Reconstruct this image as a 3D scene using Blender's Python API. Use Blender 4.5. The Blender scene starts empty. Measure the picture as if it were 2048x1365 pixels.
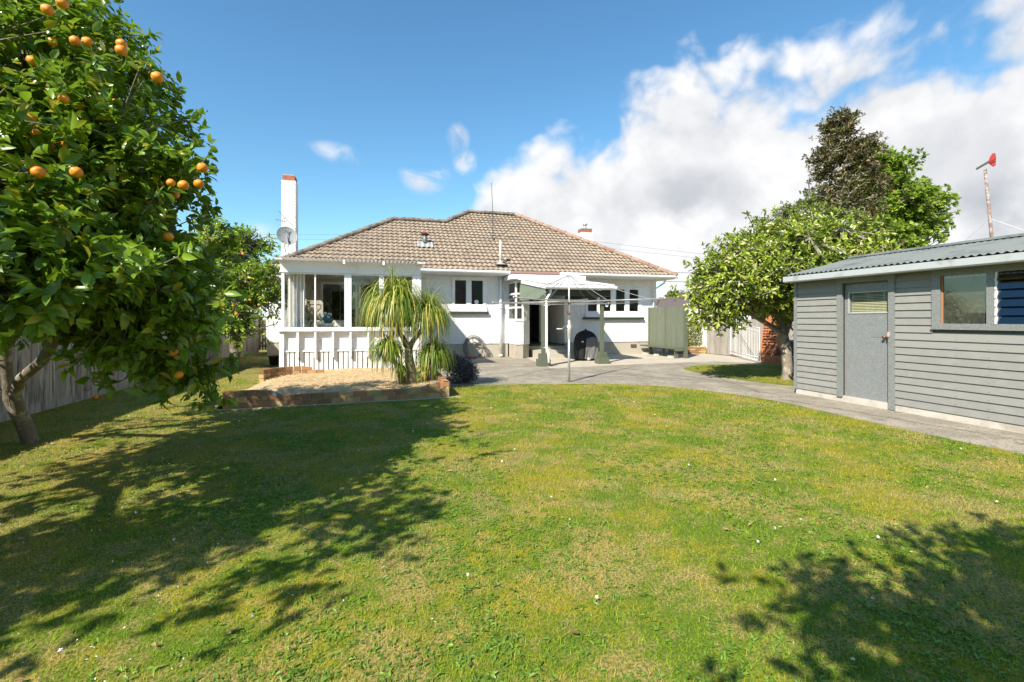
import bpy, math, random
import numpy as np
from mathutils import Vector, Matrix, noise as mnoise
R = math.radians
random.seed(7)
scene = bpy.context.scene
COL = scene.collection

# ------------------------------------------------------------------ camera
YAW = math.atan2(264, 956)
CY, SY = math.cos(YAW), math.sin(YAW)
FPX, HOR, CAMZ = 956.0, 639.0, 1.55
cd = bpy.data.cameras.new('camera')
cd.sensor_width = 36.0
cd.lens = FPX / 2048 * 36
cd.shift_y = -(682.5 - HOR) / 2048
cd.clip_end = 4000
cam = bpy.data.objects.new('camera', cd)
COL.objects.link(cam)
cam.location = (0, 0, CAMZ)
cam.rotation_euler = (R(90), 0, -YAW)
scene.camera = cam

# ------------------------------------------------------------------ world, sun, exposure
SUNH = Vector((0.742, 0.670, 0)).normalized()
SUN_EL = R(41.5)
S_TO = Vector((-SUNH.x * math.cos(SUN_EL), -SUNH.y * math.cos(SUN_EL), math.sin(SUN_EL)))
scene.view_settings.view_transform = 'Standard'
scene.view_settings.look = 'None'
scene.view_settings.exposure = 0.85
scene.view_settings.gamma = 1.0
scene.cycles.use_denoising = True
scene.cycles.denoising_prefilter = 'ACCURATE'
scene.cycles.max_bounces = 5
scene.cycles.transparent_max_bounces = 12
scene.cycles.sample_clamp_indirect = 6.0
scene.cycles.caustics_reflective = False
scene.cycles.caustics_refractive = False

ld = bpy.data.lights.new('sun', 'SUN')
ld.energy = 4.9
ld.angle = R(0.53)
ld.color = (1.0, 0.925, 0.80)
sun = bpy.data.objects.new('sun', ld)
COL.objects.link(sun)
sun.rotation_euler = S_TO.to_track_quat('Z', 'Y').to_euler()

w = bpy.data.worlds.new('World')
scene.world = w
w.use_nodes = True
nt = w.node_tree
nt.nodes.clear()
def N(nt, t, **kw):
    n = nt.nodes.new(t)
    for k, v in kw.items():
        if k == 'ins':
            for a, b in v.items(): n.inputs[a].default_value = b
        else: setattr(n, k, v)
    return n
def MATH(nt, op, a, b=None, c=None, clamp=False):
    n = nt.nodes.new('ShaderNodeMath'); n.operation = op; n.use_clamp = clamp
    for i, v in enumerate((a, b, c)):
        if v is None: continue
        if isinstance(v, (int, float)): n.inputs[i].default_value = v
        else: nt.links.new(v, n.inputs[i])
    return n.outputs[0]
def RANGE(nt, v, a, b, c=0.0, d=1.0, smooth=True):
    n = nt.nodes.new('ShaderNodeMapRange'); n.clamp = True
    if smooth: n.interpolation_type = 'SMOOTHSTEP'
    nt.links.new(v, n.inputs[0])
    for i, q in enumerate((a, b, c, d)): n.inputs[i + 1].default_value = q
    return n.outputs[0]
def MIX(nt, f, a, b, blend='MIX'):
    n = nt.nodes.new('ShaderNodeMix'); n.data_type = 'RGBA'; n.blend_type = blend
    for idx, v in ((0, f), (6, a), (7, b)):
        if isinstance(v, (int, float)): n.inputs[idx].default_value = v
        elif isinstance(v, tuple): n.inputs[idx].default_value = (*v[:3], 1)
        else: nt.links.new(v, n.inputs[idx])
    return n.outputs[2]

sky = N(nt, 'ShaderNodeTexSky', sky_type='NISHITA', sun_disc=False)
sky.sun_elevation = SUN_EL
sky.sun_rotation = math.atan2(S_TO.x, S_TO.y)
sky.air_density = 1.15
sky.dust_density = 0.25
sky.ozone_density = 2.2
hs = N(nt, 'ShaderNodeHueSaturation', ins={'Saturation': 1.12, 'Value': 1.0})
nt.links.new(sky.outputs[0], hs.inputs['Color'])
bg1 = N(nt, 'ShaderNodeBackground', ins={'Strength': 0.108})
nt.links.new(MIX(nt, 1.0, hs.outputs[0], (0.74, 0.98, 1.0), 'MULTIPLY'), bg1.inputs[0])
# a bank of cumulus over the north-east, by direction in the sky
tc = N(nt, 'ShaderNodeTexCoord')
sep = N(nt, 'ShaderNodeSeparateXYZ')
nt.links.new(tc.outputs['Generated'], sep.inputs[0])
az = MATH(nt, 'ARCTAN2', sep.outputs[0], sep.outputs[1])          # compass bearing of the direction, 0 = +Y
hlen = MATH(nt, 'SQRT', MATH(nt, 'ADD', MATH(nt, 'MULTIPLY', sep.outputs[0], sep.outputs[0]), MATH(nt, 'MULTIPLY', sep.outputs[1], sep.outputs[1])))
el = MATH(nt, 'ARCTAN2', sep.outputs[2], hlen)
cmb = N(nt, 'ShaderNodeCombineXYZ')
nt.links.new(MATH(nt, 'MULTIPLY', az, 1.0), cmb.inputs[0])
nt.links.new(MATH(nt, 'MULTIPLY', el, 1.15), cmb.inputs[1])
def cloud_noise(off, scale=2.8, detail=7, rough=0.58, dist=0.1, puff=False):
    va = N(nt, 'ShaderNodeVectorMath', operation='ADD'); va.inputs[1].default_value = off
    nt.links.new(cmb.outputs[0], va.inputs[0])
    n = N(nt, 'ShaderNodeTexNoise', noise_dimensions='2D', ins={'Scale': scale, 'Detail': detail, 'Roughness': rough, 'Distortion': dist})
    nt.links.new(va.outputs[0], n.inputs['Vector'])
    if not puff: return n.outputs[0]
    wv = N(nt, 'ShaderNodeVectorMath', operation='MULTIPLY_ADD'); wn_ = N(nt, 'ShaderNodeTexNoise', noise_dimensions='2D', ins={'Scale': 9.0, 'Detail': 2}); nt.links.new(va.outputs[0], wn_.inputs['Vector'])
    nt.links.new(wn_.outputs['Color'], wv.inputs[0]); wv.inputs[1].default_value = (.12, .12, .12); nt.links.new(va.outputs[0], wv.inputs[2])
    v = N(nt, 'ShaderNodeTexVoronoi', voronoi_dimensions='2D', feature='F1', normalize=True, ins={'Scale': 7.0, 'Detail': 2.0, 'Roughness': 0.5, 'Randomness': 1.0}); nt.links.new(wv.outputs[0], v.inputs['Vector'])
    pf = MATH(nt, 'SUBTRACT', 0.85, MATH(nt, 'MULTIPLY', v.outputs['Distance'], 1.1))
    return MATH(nt, 'ADD', MATH(nt, 'MULTIPLY', n.outputs[0], 0.6), MATH(nt, 'MULTIPLY', pf, 0.4))
CO = (6.1, 2.4, 0.4)
def c_off(dx, dy): return (CO[0] + dx, CO[1] + dy, CO[2])
# edge of the bank: elevation of its upper limit against bearing
fc = N(nt, 'ShaderNodeFloatCurve')
def uv_dir(px, py):
    a = (px - 1024) / FPX; b = (HOR - py) / FPX
    return math.atan(a) + YAW, math.atan(b / math.hypot(1, a))
AZ0, AZ1 = -1.2, 2.2
pts = [(-1.2, 0.0), (uv_dir(860, 500)[0], 0.0), (uv_dir(905, 440)[0], 0.10)]
for p in ((960, 360), (1010, 300), (1110, 300), (1210, 285), (1290, 205), (1390, 150), (1500, 165), (1640, 175), (1720, 140), (1850, 115), (1950, 75), (2048, 10)):
    pts.append(uv_dir(*p))
pts += [(1.35, 0.75), (1.7, 0.6), (2.2, 0.3)]
cm = fc.mapping.curves[0]
xs = [((a - AZ0) / (AZ1 - AZ0), e / 0.9) for a, e in pts]
cm.points[0].location = xs[0]; cm.points[1].location = xs[-1]
for q in xs[1:-1]: cm.points.new(*q)
for q in cm.points: q.handle_type = 'VECTOR'
fc.mapping.update()
azn = MATH(nt, 'DIVIDE', MATH(nt, 'SUBTRACT', az, AZ0), AZ1 - AZ0, clamp=True)
nt.links.new(azn, fc.inputs['Value'])
top = MATH(nt, 'MULTIPLY', fc.outputs[0], 0.9)
dist = MATH(nt, 'ADD', MATH(nt, 'SUBTRACT', top, el), 0.035)                                # >0 inside the bank
n1 = cloud_noise(CO, puff=True)
nbig = cloud_noise(c_off(5, 3), 5.0, 3, 0.5, 0.0)
edge = MATH(nt, 'ADD', MATH(nt, 'MULTIPLY', dist, 5.5), MATH(nt, 'MULTIPLY', MATH(nt, 'SUBTRACT', n1, 0.5), 2.7))
low = MATH(nt, 'MULTIPLY', MATH(nt, 'SUBTRACT', 0.20, el), MATH(nt, 'MULTIPLY', MATH(nt, 'SUBTRACT', nbig, 0.53), -34.0))
low = MATH(nt, 'MINIMUM', low, 0.0)
lowmask = RANGE(nt, el, 0.18, 0.06)
edge = MATH(nt, 'ADD', edge, MATH(nt, 'MULTIPLY', RANGE(nt, nbig, 0.5, 0.62), MATH(nt, 'MULTIPLY', lowmask, -3.2)))
cmask = RANGE(nt, edge, 0.0, 0.42)
# thin torn wisps left of the bank
wis = cloud_noise(c_off(1.7, 7.1), 7.0, 8, 0.62, 0.5)
def blob(px, py, ra, re):
    a, e = uv_dir(px, py)
    da = MATH(nt, 'DIVIDE', MATH(nt, 'SUBTRACT', az, a), ra)
    de = MATH(nt, 'DIVIDE', MATH(nt, 'SUBTRACT', el, e), re)
    r = MATH(nt, 'ADD', MATH(nt, 'MULTIPLY', da, da), MATH(nt, 'MULTIPLY', de, de))
    return RANGE(nt, r, 1.0, 0.0)
bl = None
for args in ((660, 312, .07, .03), (850, 350, .06, .045), (915, 280, .03, .035), (1690, 80, .12, .035), (930, 325, .03, .03), (520, 500, .06, .06)):
    q = blob(*args)
    bl = q if bl is None else MATH(nt, 'MAXIMUM', bl, q)
wmask = MATH(nt, 'MULTIPLY', bl, RANGE(nt, wis, 0.47, 0.72, 0, 0.8))
cmask = MATH(nt, 'MAXIMUM', cmask, wmask)
# relief: density towards the sun against density here
n2 = cloud_noise(c_off(-0.04, 0.06), puff=True)
rel = MATH(nt, 'SUBTRACT', n1, n2)
big1 = cloud_noise(c_off(2.1, 0.3), 3.4, 6, 0.55, 0.1)
deep = RANGE(nt, edge, 0.3, 1.9)
grey = MATH(nt, 'MULTIPLY', deep, RANGE(nt, big1, 0.40, 0.62))
shade = MATH(nt, 'ADD', MATH(nt, 'SUBTRACT', 1.0, MATH(nt, 'MULTIPLY', grey, 0.66)), MATH(nt, 'MULTIPLY', rel, 1.9))
shade = MATH(nt, 'SUBTRACT', shade, MATH(nt, 'MULTIPLY', RANGE(nt, az, 0.75, 1.25), 0.13))
shade = RANGE(nt, shade, 0.0, 1.1, 0.0, 1.0, smooth=False)
ccol = MIX(nt, shade, (0.30, 0.34, 0.40), (0.86, 0.86, 0.87))
bg2 = N(nt, 'ShaderNodeBackground', ins={'Strength': 0.66})
nt.links.new(ccol, bg2.inputs[0])
mx = N(nt, 'ShaderNodeMixShader')
nt.links.new(cmask, mx.inputs[0]); nt.links.new(bg1.outputs[0], mx.inputs[1]); nt.links.new(bg2.outputs[0], mx.inputs[2])
wo = N(nt, 'ShaderNodeOutputWorld')
nt.links.new(mx.outputs[0], wo.inputs[0])

# ------------------------------------------------------------------ layout helpers
def C2W(x, d, z=0.0):
    """right / forward of the camera -> world"""
    return Vector((CY * x + SY * d, -SY * x + CY * d, z))
def P(px, py, X=None, Y=None, Z=None, D=None):
    """world point seen at a photo pixel on the plane X=, Y=, Z= or at distance D"""
    a = (px - 1024) / FPX; b = (HOR - py) / FPX
    A = CY * a + SY; B = -SY * a + CY
    if X is not None: t = X / A
    elif Y is not None: t = Y / B
    elif Z is not None: t = (Z - CAMZ) / b
    else: t = D
    return Vector((A * t, B * t, CAMZ + b * t))

# ------------------------------------------------------------------ materials
def newmat(name):
    m = bpy.data.materials.new(name); m.use_nodes = True
    m.node_tree.nodes.clear()
    out = m.node_tree.nodes.new('ShaderNodeOutputMaterial')
    return m, m.node_tree, out
MATS = {}
def M(name, base, rough=0.6, var=None, bump=None, metal=0.0, spec=0.5, coords='Object', stretch=(1, 1, 1), speck=None, extra=None, var2=None):
    if name in MATS: return MATS[name]
    m, t, out = newmat(name)
    p = N(t, 'ShaderNodeBsdfPrincipled', ins={'Roughness': rough, 'Metallic': metal, 'Specular IOR Level': spec})
    p.inputs['Base Color'].default_value = (*base, 1)
    tcx = N(t, 'ShaderNodeTexCoord'); mp = N(t, 'ShaderNodeMapping'); mp.inputs['Scale'].default_value = stretch
    geo = N(t, 'ShaderNodeNewGeometry')
    t.links.new(geo.outputs['Position'] if coords == 'World' else tcx.outputs[coords], mp.inputs[0])
    col = None
    for v in (var, var2):
        if not v: continue
        c2, sc, lo, hi = v
        n = N(t, 'ShaderNodeTexNoise', ins={'Scale': sc, 'Detail': 6, 'Roughness': 0.62}); t.links.new(mp.outputs[0], n.inputs['Vector'])
        f = RANGE(t, n.outputs[0], lo, hi)
        col = MIX(t, f, base if col is None else col, c2)
    if speck:
        c2, sc, lo, hi = speck
        n = N(t, 'ShaderNodeTexVoronoi', ins={'Scale': sc}); t.links.new(mp.outputs[0], n.inputs['Vector'])
        sv = N(t, 'ShaderNodeSeparateColor'); t.links.new(n.outputs['Color'], sv.inputs[0])
        f = RANGE(t, sv.outputs[0], lo, hi)
        col = MIX(t, f, base if col is None else col, c2)
    if col is not None: t.links.new(col, p.inputs['Base Color'])
    if bump:
        sc, st, dist_ = bump
        n = N(t, 'ShaderNodeTexNoise', ins={'Scale': sc, 'Detail': 4, 'Roughness': 0.6}); t.links.new(mp.outputs[0], n.inputs['Vector'])
        b = N(t, 'ShaderNodeBump', ins={'Strength': st, 'Distance': dist_}); t.links.new(n.outputs[0], b.inputs['Height'])
        t.links.new(b.outputs[0], p.inputs['Normal'])
    t.links.new(p.outputs[0], out.inputs[0])
    MATS[name] = m
    return m
def leafmat(name, dark, light, yellow=None, rough=0.4, trans=0.3, spec=0.5):
    m, t, out = newmat(name)
    at = N(t, 'ShaderNodeAttribute', attribute_name='lc')
    s = N(t, 'ShaderNodeSeparateColor'); t.links.new(at.outputs['Color'], s.inputs[0])
    col = MIX(t, s.outputs[0], dark, light)
    if yellow: col = MIX(t, RANGE(t, s.outputs[1], 0.86, 0.97, smooth=False), col, yellow)
    geo = N(t, 'ShaderNodeNewGeometry')
    p = N(t, 'ShaderNodeBsdfPrincipled', ins={'Roughness': rough, 'Specular IOR Level': spec})
    t.links.new(col, p.inputs['Base Color'])
    tr = N(t, 'ShaderNodeBsdfTranslucent')
    tcol = MIX(t, 0.55, col, (0.28, 0.42, 0.02))
    t.links.new(tcol, tr.inputs[0])
    ms = N(t, 'ShaderNodeMixShader', ins={0: trans})
    t.links.new(p.outputs[0], ms.inputs[1]); t.links.new(tr.outputs[0], ms.inputs[2]); t.links.new(ms.outputs[0], out.inputs[0])
    MATS[name] = m
    return m
def glassmat(name, tint=(0.85, 0.9, 0.88), fres=1.5, base=0.04, rough=0.0, dirt=0.0):
    m, t, out = newmat(name)
    tr = N(t, 'ShaderNodeBsdfTransparent'); tr.inputs[0].default_value = (*tint, 1)
    gl = N(t, 'ShaderNodeBsdfGlossy', ins={'Roughness': rough})
    lw = N(t, 'ShaderNodeLayerWeight', ins={'Blend': 0.5})
    ms = N(t, 'ShaderNodeMixShader')
    f = MATH(t, 'ADD', MATH(t, 'MULTIPLY', MATH(t, 'POWER', lw.outputs['Facing'], 5.0), 0.8), base + .015, clamp=True)
    t.links.new(f, ms.inputs[0]); t.links.new(tr.outputs[0], ms.inputs[1]); t.links.new(gl.outputs[0], ms.inputs[2])
    last = ms.outputs[0]
    if dirt:
        tcx = N(t, 'ShaderNodeTexCoord')
        n = N(t, 'ShaderNodeTexNoise', ins={'Scale': 9, 'Detail': 8, 'Roughness': 0.7, 'Distortion': 1.5}); t.links.new(tcx.outputs['Object'], n.inputs['Vector'])
        di = N(t, 'ShaderNodeBsdfDiffuse'); di.inputs[0].default_value = (0.25, 0.26, 0.22, 1)
        m2 = N(t, 'ShaderNodeMixShader'); t.links.new(RANGE(t, n.outputs[0], 0.4, 0.8, dirt * 0.3, dirt), m2.inputs[0])
        t.links.new(last, m2.inputs[1]); t.links.new(di.outputs[0], m2.inputs[2]); last = m2.outputs[0]
    t.links.new(last, out.inputs[0])
    MATS[name] = m
    return m

# ------------------------------------------------------------------ object helpers
def wloc(o):
    v = Vector((0, 0, 0))
    while o is not None:
        v += o.location; o = o.parent
    return v
def props(o, label=None, cat=None, group=None, kind=None):
    if label: o['label'] = label
    if cat: o['category'] = cat
    if group: o['group'] = group
    if kind: o['kind'] = kind
    return o
def thing(name, loc, label, cat, group=None):
    o = bpy.data.objects.new(name, None); COL.objects.link(o); o.location = loc; o.empty_display_size = 0.1
    return props(o, label, cat, group)
def copy_tree(o, parent=None):
    c = o.copy(); COL.objects.link(c); c.parent = parent
    for ch in [x for x in scene.objects if x.parent == o]: copy_tree(ch, c)
    return c
class MB:
    def __init__(s): s.v = []; s.f = []; s.m = []; s.sm = []; s.cur = 0; s.smooth = False; s.c = []; s.cl = None
    def add(s, vs, fs):
        k = len(s.v); s.v += [tuple(q) for q in vs]
        if s.cl is not None: s.c += [s.cl] * (len(s.v) - k)
        for f in fs: s.f.append([k + i for i in f]); s.m.append(s.cur); s.sm.append(s.smooth)
        return s
    def box(s, a, b, rot=0.0, piv=None):
        x0, y0, z0 = [min(a[i], b[i]) for i in range(3)]; x1, y1, z1 = [max(a[i], b[i]) for i in range(3)]
        vs = [(x0, y0, z0), (x1, y0, z0), (x1, y1, z0), (x0, y1, z0), (x0, y0, z1), (x1, y0, z1), (x1, y1, z1), (x0, y1, z1)]
        if rot:
            px_, py_ = piv if piv else ((x0 + x1) / 2, (y0 + y1) / 2); c, q = math.cos(rot), math.sin(rot)
            vs = [(px_ + (x - px_) * c - (y - py_) * q, py_ + (x - px_) * q + (y - py_) * c, z) for x, y, z in vs]
        return s.add(vs, [(0, 3, 2, 1), (4, 5, 6, 7), (0, 1, 5, 4), (1, 2, 6, 5), (2, 3, 7, 6), (3, 0, 4, 7)])
    def hexa(s, vs):
        return s.add(vs, [(0, 3, 2, 1), (4, 5, 6, 7), (0, 1, 5, 4), (1, 2, 6, 5), (2, 3, 7, 6), (3, 0, 4, 7)])
    def prism(s, poly, vec):
        """poly: list of 3-D points, extruded along vec"""
        n = len(poly); vec = Vector(vec)
        vs = [Vector(p) for p in poly] + [Vector(p) + vec for p in poly]
        return s.add(vs, [tuple(range(n))[::-1], tuple(range(n, 2 * n))] + [(i, (i + 1) % n, n + (i + 1) % n, n + i) for i in range(n)])
    def tube(s, pts, r, n=8, cap=True, sq=False):
        pts = [Vector(p) for p in pts]; k = len(pts)
        rs = r if isinstance(r, (list, tuple)) else [r] * k
        vs = []; ref = None
        for i, p in enumerate(pts):
            d = (pts[min(i + 1, k - 1)] - pts[max(i - 1, 0)])
            if d.length < 1e-9: d = Vector((0, 0, 1))
            d.normalize()
            if ref is None: ref = Vector((0, 0, 1)) if abs(d.z) < 0.9 else Vector((1, 0, 0))
            u = d.cross(ref)
            if u.length < 1e-6: u = d.cross(Vector((0, 1, 0)))
            u.normalize(); v = u.cross(d).normalized(); ref = v.cross(u) if False else ref
            for j in range(n):
                a = 2 * math.pi * j / n + (math.pi / n if sq else 0)
                vs.append(p + (u * math.cos(a) + v * math.sin(a)) * rs[i])
        fs = []
        for i in range(k - 1):
            for j in range(n):
                fs.append((i * n + j, i * n + (j + 1) % n, (i + 1) * n + (j + 1) % n, (i + 1) * n + j))
        old = s.smooth
        if not sq and n > 5: s.smooth = True
        s.add(vs, fs); s.smooth = False
        if cap:
            kk = len(s.v) - len(vs)
            s.f.append([kk + j for j in range(n)][::-1]); s.m.append(s.cur); s.sm.append(False)
            s.f.append([kk + (k - 1) * n + j for j in range(n)]); s.m.append(s.cur); s.sm.append(False)
        s.smooth = old
        return s
    def lathe(s, prof, c, n=24, axis='Z'):
        vs = []; c = Vector(c)
        for r, h in prof:
            for j in range(n):
                a = 2 * math.pi * j / n
                q = (r * math.cos(a), r * math.sin(a), h)
                if axis == 'Y': q = (q[0], q[2], q[1])
                if axis == 'X': q = (q[2], q[0], q[1])
                vs.append(c + Vector(q))
        fs = [(i * n + j, i * n + (j + 1) % n, (i + 1) * n + (j + 1) % n, (i + 1) * n + j) for i in range(len(prof) - 1) for j in range(n)]
        s.smooth = True; s.add(vs, fs); s.smooth = False
        return s
    def grid(s, fn, nu, nv):
        vs = [fn(i / nu, j / nv) for j in range(nv + 1) for i in range(nu + 1)]
        fs = [(j * (nu + 1) + i, j * (nu + 1) + i + 1, (j + 1) * (nu + 1) + i + 1, (j + 1) * (nu + 1) + i) for j in range(nv) for i in range(nu)]
        return s.add(vs, fs)
    def wall(s, axis, pos, thick, u0, u1, z0, z1, holes=()):
        """wall in plane axis=pos (front face) reaching back by thick; holes (u0,u1,z0,z1)"""
        us = sorted({u0, u1, *[h[0] for h in holes], *[h[1] for h in holes]})
        zs = sorted({z0, z1, *[h[2] for h in holes], *[h[3] for h in holes]})
        us = [u for u in us if u0 <= u <= u1]; zs = [z for z in zs if z0 <= z <= z1]
        def pt(u, d, z): return (u, pos + d, z) if axis == 'Y' else (pos + d, u, z)
        def inh(u, z): return any(h[0] < u < h[1] and h[2] < z < h[3] for h in holes)
        for i in range(len(us) - 1):
            for j in range(len(zs) - 1):
                if inh((us[i] + us[i + 1]) / 2, (zs[j] + zs[j + 1]) / 2): continue
                for d in (0, thick):
                    s.add([pt(us[i], d, zs[j]), pt(us[i + 1], d, zs[j]), pt(us[i + 1], d, zs[j + 1]), pt(us[i], d, zs[j + 1])], [(0, 1, 2, 3)])
        for (a, b, c, d_) in list(holes) + [(u0, u1, z0, z1)]:
            a, b, c, d_ = max(a, u0), min(b, u1), max(c, z0), min(d_, z1)
            for q in (((a, c), (b, c)), ((b, c), (b, d_)), ((b, d_), (a, d_)), ((a, d_), (a, c))):
                s.add([pt(q[0][0], 0, q[0][1]), pt(q[1][0], 0, q[1][1]), pt(q[1][0], thick, q[1][1]), pt(q[0][0], thick, q[0][1])], [(0, 1, 2, 3)])
        return s
    def frame(s, axis, pos, d, u0, u1, z0, z1, t, tb=None, tt=None):
        tb = t if tb is None else tb; tt = t if tt is None else tt
        def bx(a, b, c, e):
            if axis == 'Y': s.box((a, pos, c), (b, pos + d, e))
            else: s.box((pos, a, c), (pos + d, b, e))
        bx(u0, u0 + t, z0, z1); bx(u1 - t, u1, z0, z1); bx(u0 + t, u1 - t, z0, z0 + tb); bx(u0 + t, u1 - t, z1 - tt, z1)
        return s
    def build(s, name, mat, parent=None, label=None, cat=None, group=None, kind=None, loc=None):
        me = bpy.data.meshes.new(name)
        if parent is not None: o0 = wloc(parent)
        elif loc is not None: o0 = Vector(loc)
        else:
            xs_ = [q[0] for q in s.v]; ys_ = [q[1] for q in s.v]; zs_ = [q[2] for q in s.v]
            o0 = Vector(((min(xs_) + max(xs_)) / 2, (min(ys_) + max(ys_)) / 2, min(zs_)))
        me.from_pydata([(q[0] - o0.x, q[1] - o0.y, q[2] - o0.z) for q in s.v], [], s.f)
        for mm in (mat if isinstance(mat, (list, tuple)) else [mat]): me.materials.append(mm)
        me.polygons.foreach_set('material_index', s.m)
        me.polygons.foreach_set('use_smooth', s.sm)
        me.update()
        if s.c and len(s.c) == len(s.v):
            at = me.attributes.new('lc', 'FLOAT_COLOR', 'POINT')
            at.data.foreach_set('color', np.array([(a, b, c, 1.0) for a, b, c in s.c], dtype=np.float32).ravel())
        o = bpy.data.objects.new(name, me); COL.objects.link(o)
        if parent is not None: o.parent = parent
        else: o.location = o0
        return props(o, label, cat, group, kind)
def npmesh(name, V, faces, mat, parent=None, lc=None, o0=None, smooth=False):
    """V (n,3) world; faces list of (m,k) arrays"""
    if o0 is None: o0 = wloc(parent) if parent is not None else Vector((0, 0, 0))
    V = np.asarray(V, dtype=np.float32) - np.array(o0, dtype=np.float32)
    me = bpy.data.meshes.new(name)
    me.vertices.add(len(V)); me.vertices.foreach_set('co', V.ravel())
    li = np.concatenate([f.ravel() for f in faces]).astype(np.int32)
    cnt = np.concatenate([np.full(len(f), f.shape[1], dtype=np.int32) for f in faces])
    st = np.concatenate(([0], np.cumsum(cnt)[:-1])).astype(np.int32)
    me.loops.add(len(li)); me.loops.foreach_set('vertex_index', li)
    me.polygons.add(len(cnt)); me.polygons.foreach_set('loop_start', st)
    if smooth: me.polygons.foreach_set('use_smooth', np.ones(len(cnt), dtype=bool))
    me.materials.append(mat)
    me.update(calc_edges=True)
    if lc is not None:
        a = me.attributes.new('lc', 'FLOAT_COLOR', 'POINT')
        c = np.ones((len(V), 4), dtype=np.float32); c[:, :lc.shape[1]] = lc
        a.data.foreach_set('color', c.ravel())
    o = bpy.data.objects.new(name, me); COL.objects.link(o)
    if parent is not None: o.parent = parent
    else: o.location = o0
    return o
def ico(mb, c, r, sub=1, jitter=0.0, scale=(1, 1, 1), seed=0):
    import bmesh
    bm = bmesh.new(); bmesh.ops.create_icosphere(bm, subdivisions=sub, radius=1)
    vs = []
    for v in bm.verts:
        k = 1 + jitter * mnoise.noise(v.co * 1.7 + Vector((seed, seed * .3, 0)))
        vs.append((c[0] + v.co.x * r * k * scale[0], c[1] + v.co.y * r * k * scale[1], c[2] + v.co.z * r * k * scale[2]))
    mb.smooth = True
    mb.add(vs, [[v.index for v in f.verts] for f in bm.faces]); mb.smooth = False
    bm.free()
def text_mesh(name, body, size, loc, rot, mat, parent, extrude=0.0015):
    cu = bpy.data.curves.new(name, 'FONT'); cu.body = body; cu.size = size; cu.extrude = extrude; cu.align_x = 'CENTER'; cu.align_y = 'CENTER'
    to = bpy.data.objects.new(name, cu); COL.objects.link(to)
    me = bpy.data.meshes.new_from_object(to.evaluated_get(bpy.context.evaluated_depsgraph_get()))
    bpy.data.objects.remove(to); bpy.data.curves.remove(cu)
    me.materials.clear(); me.materials.append(mat)
    o = bpy.data.objects.new(name, me); COL.objects.link(o); o.parent = parent
    o.location = Vector(loc) - wloc(parent); o.rotation_euler = rot
    return o
# ------------------------------------------------------------------ shared materials
white = M('white_paint', (0.76, 0.76, 0.75), 0.45, var=((0.58, 0.575, 0.545), 3.0, 0.5, 0.8))
stucco = M('white_stucco', (0.79, 0.785, 0.775), 0.85, bump=(15, 1.0, 0.05), var=((0.70, 0.685, 0.655), 1.6, 0.45, 0.75), var2=((0.62, 0.60, 0.55), 5.0, 0.62, 0.8))
plinthm = M('plinth_concrete', (0.42, 0.38, 0.31), 0.9, var=((0.33, 0.27, 0.19), 2.5, 0.5, 0.75), bump=(20, 0.4, 0.006))
concm = M('old_concrete', (0.245, 0.21, 0.16), 0.92, coords='World', var=((0.36, 0.315, 0.24), 1.3, 0.38, 0.68), speck=((0.12, 0.115, 0.10), 70, 0.86, 0.9), bump=(90, 0.6, 0.006), var2=((0.17, 0.15, 0.115), 3.3, 0.52, 0.72))
concl = M('patio_concrete', (0.47, 0.41, 0.32), 0.9, coords='World', var=((0.36, 0.33, 0.27), 1.4, 0.4, 0.75), speck=((0.28, 0.25, 0.2), 60, 0.9, 0.95), bump=(70, 0.4, 0.004))
greenp = M('sage_green_paint', (0.105, 0.118, 0.082), 0.55, var=((0.075, 0.10, 0.055), 2.0, 0.45, 0.8))
greend = M('dark_green_paint', (0.035, 0.045, 0.03), 0.5)
dark = M('dark_void', (0.012, 0.012, 0.012), 0.9)
glass = glassmat('window_glass', tint=(.97, .97, .95), base=0.02)
glassd = glassmat('tinted_window_glass', tint=(0.5, 0.5, 0.48), base=0.0)
alum = M('pale_aluminium', (0.62, 0.64, 0.65), 0.4, metal=0.15)
galv = M('galvanised_steel', (0.50, 0.50, 0.49), 0.45, metal=0.6, var=((0.30, 0.22, 0.15), 9, 0.55, 0.75))
rust = M('rusty_steel', (0.22, 0.09, 0.04), 0.8, var=((0.45, 0.42, 0.38), 12, 0.45, 0.6))
redbrick = M('chimney_brick', (0.38, 0.12, 0.06), 0.85, var=((0.25, 0.09, 0.05), 14, 0.45, 0.6), bump=(30, 0.5, 0.01))
beige = M('sunroom_wall_paint', (0.56, 0.50, 0.43), 0.8)

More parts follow.
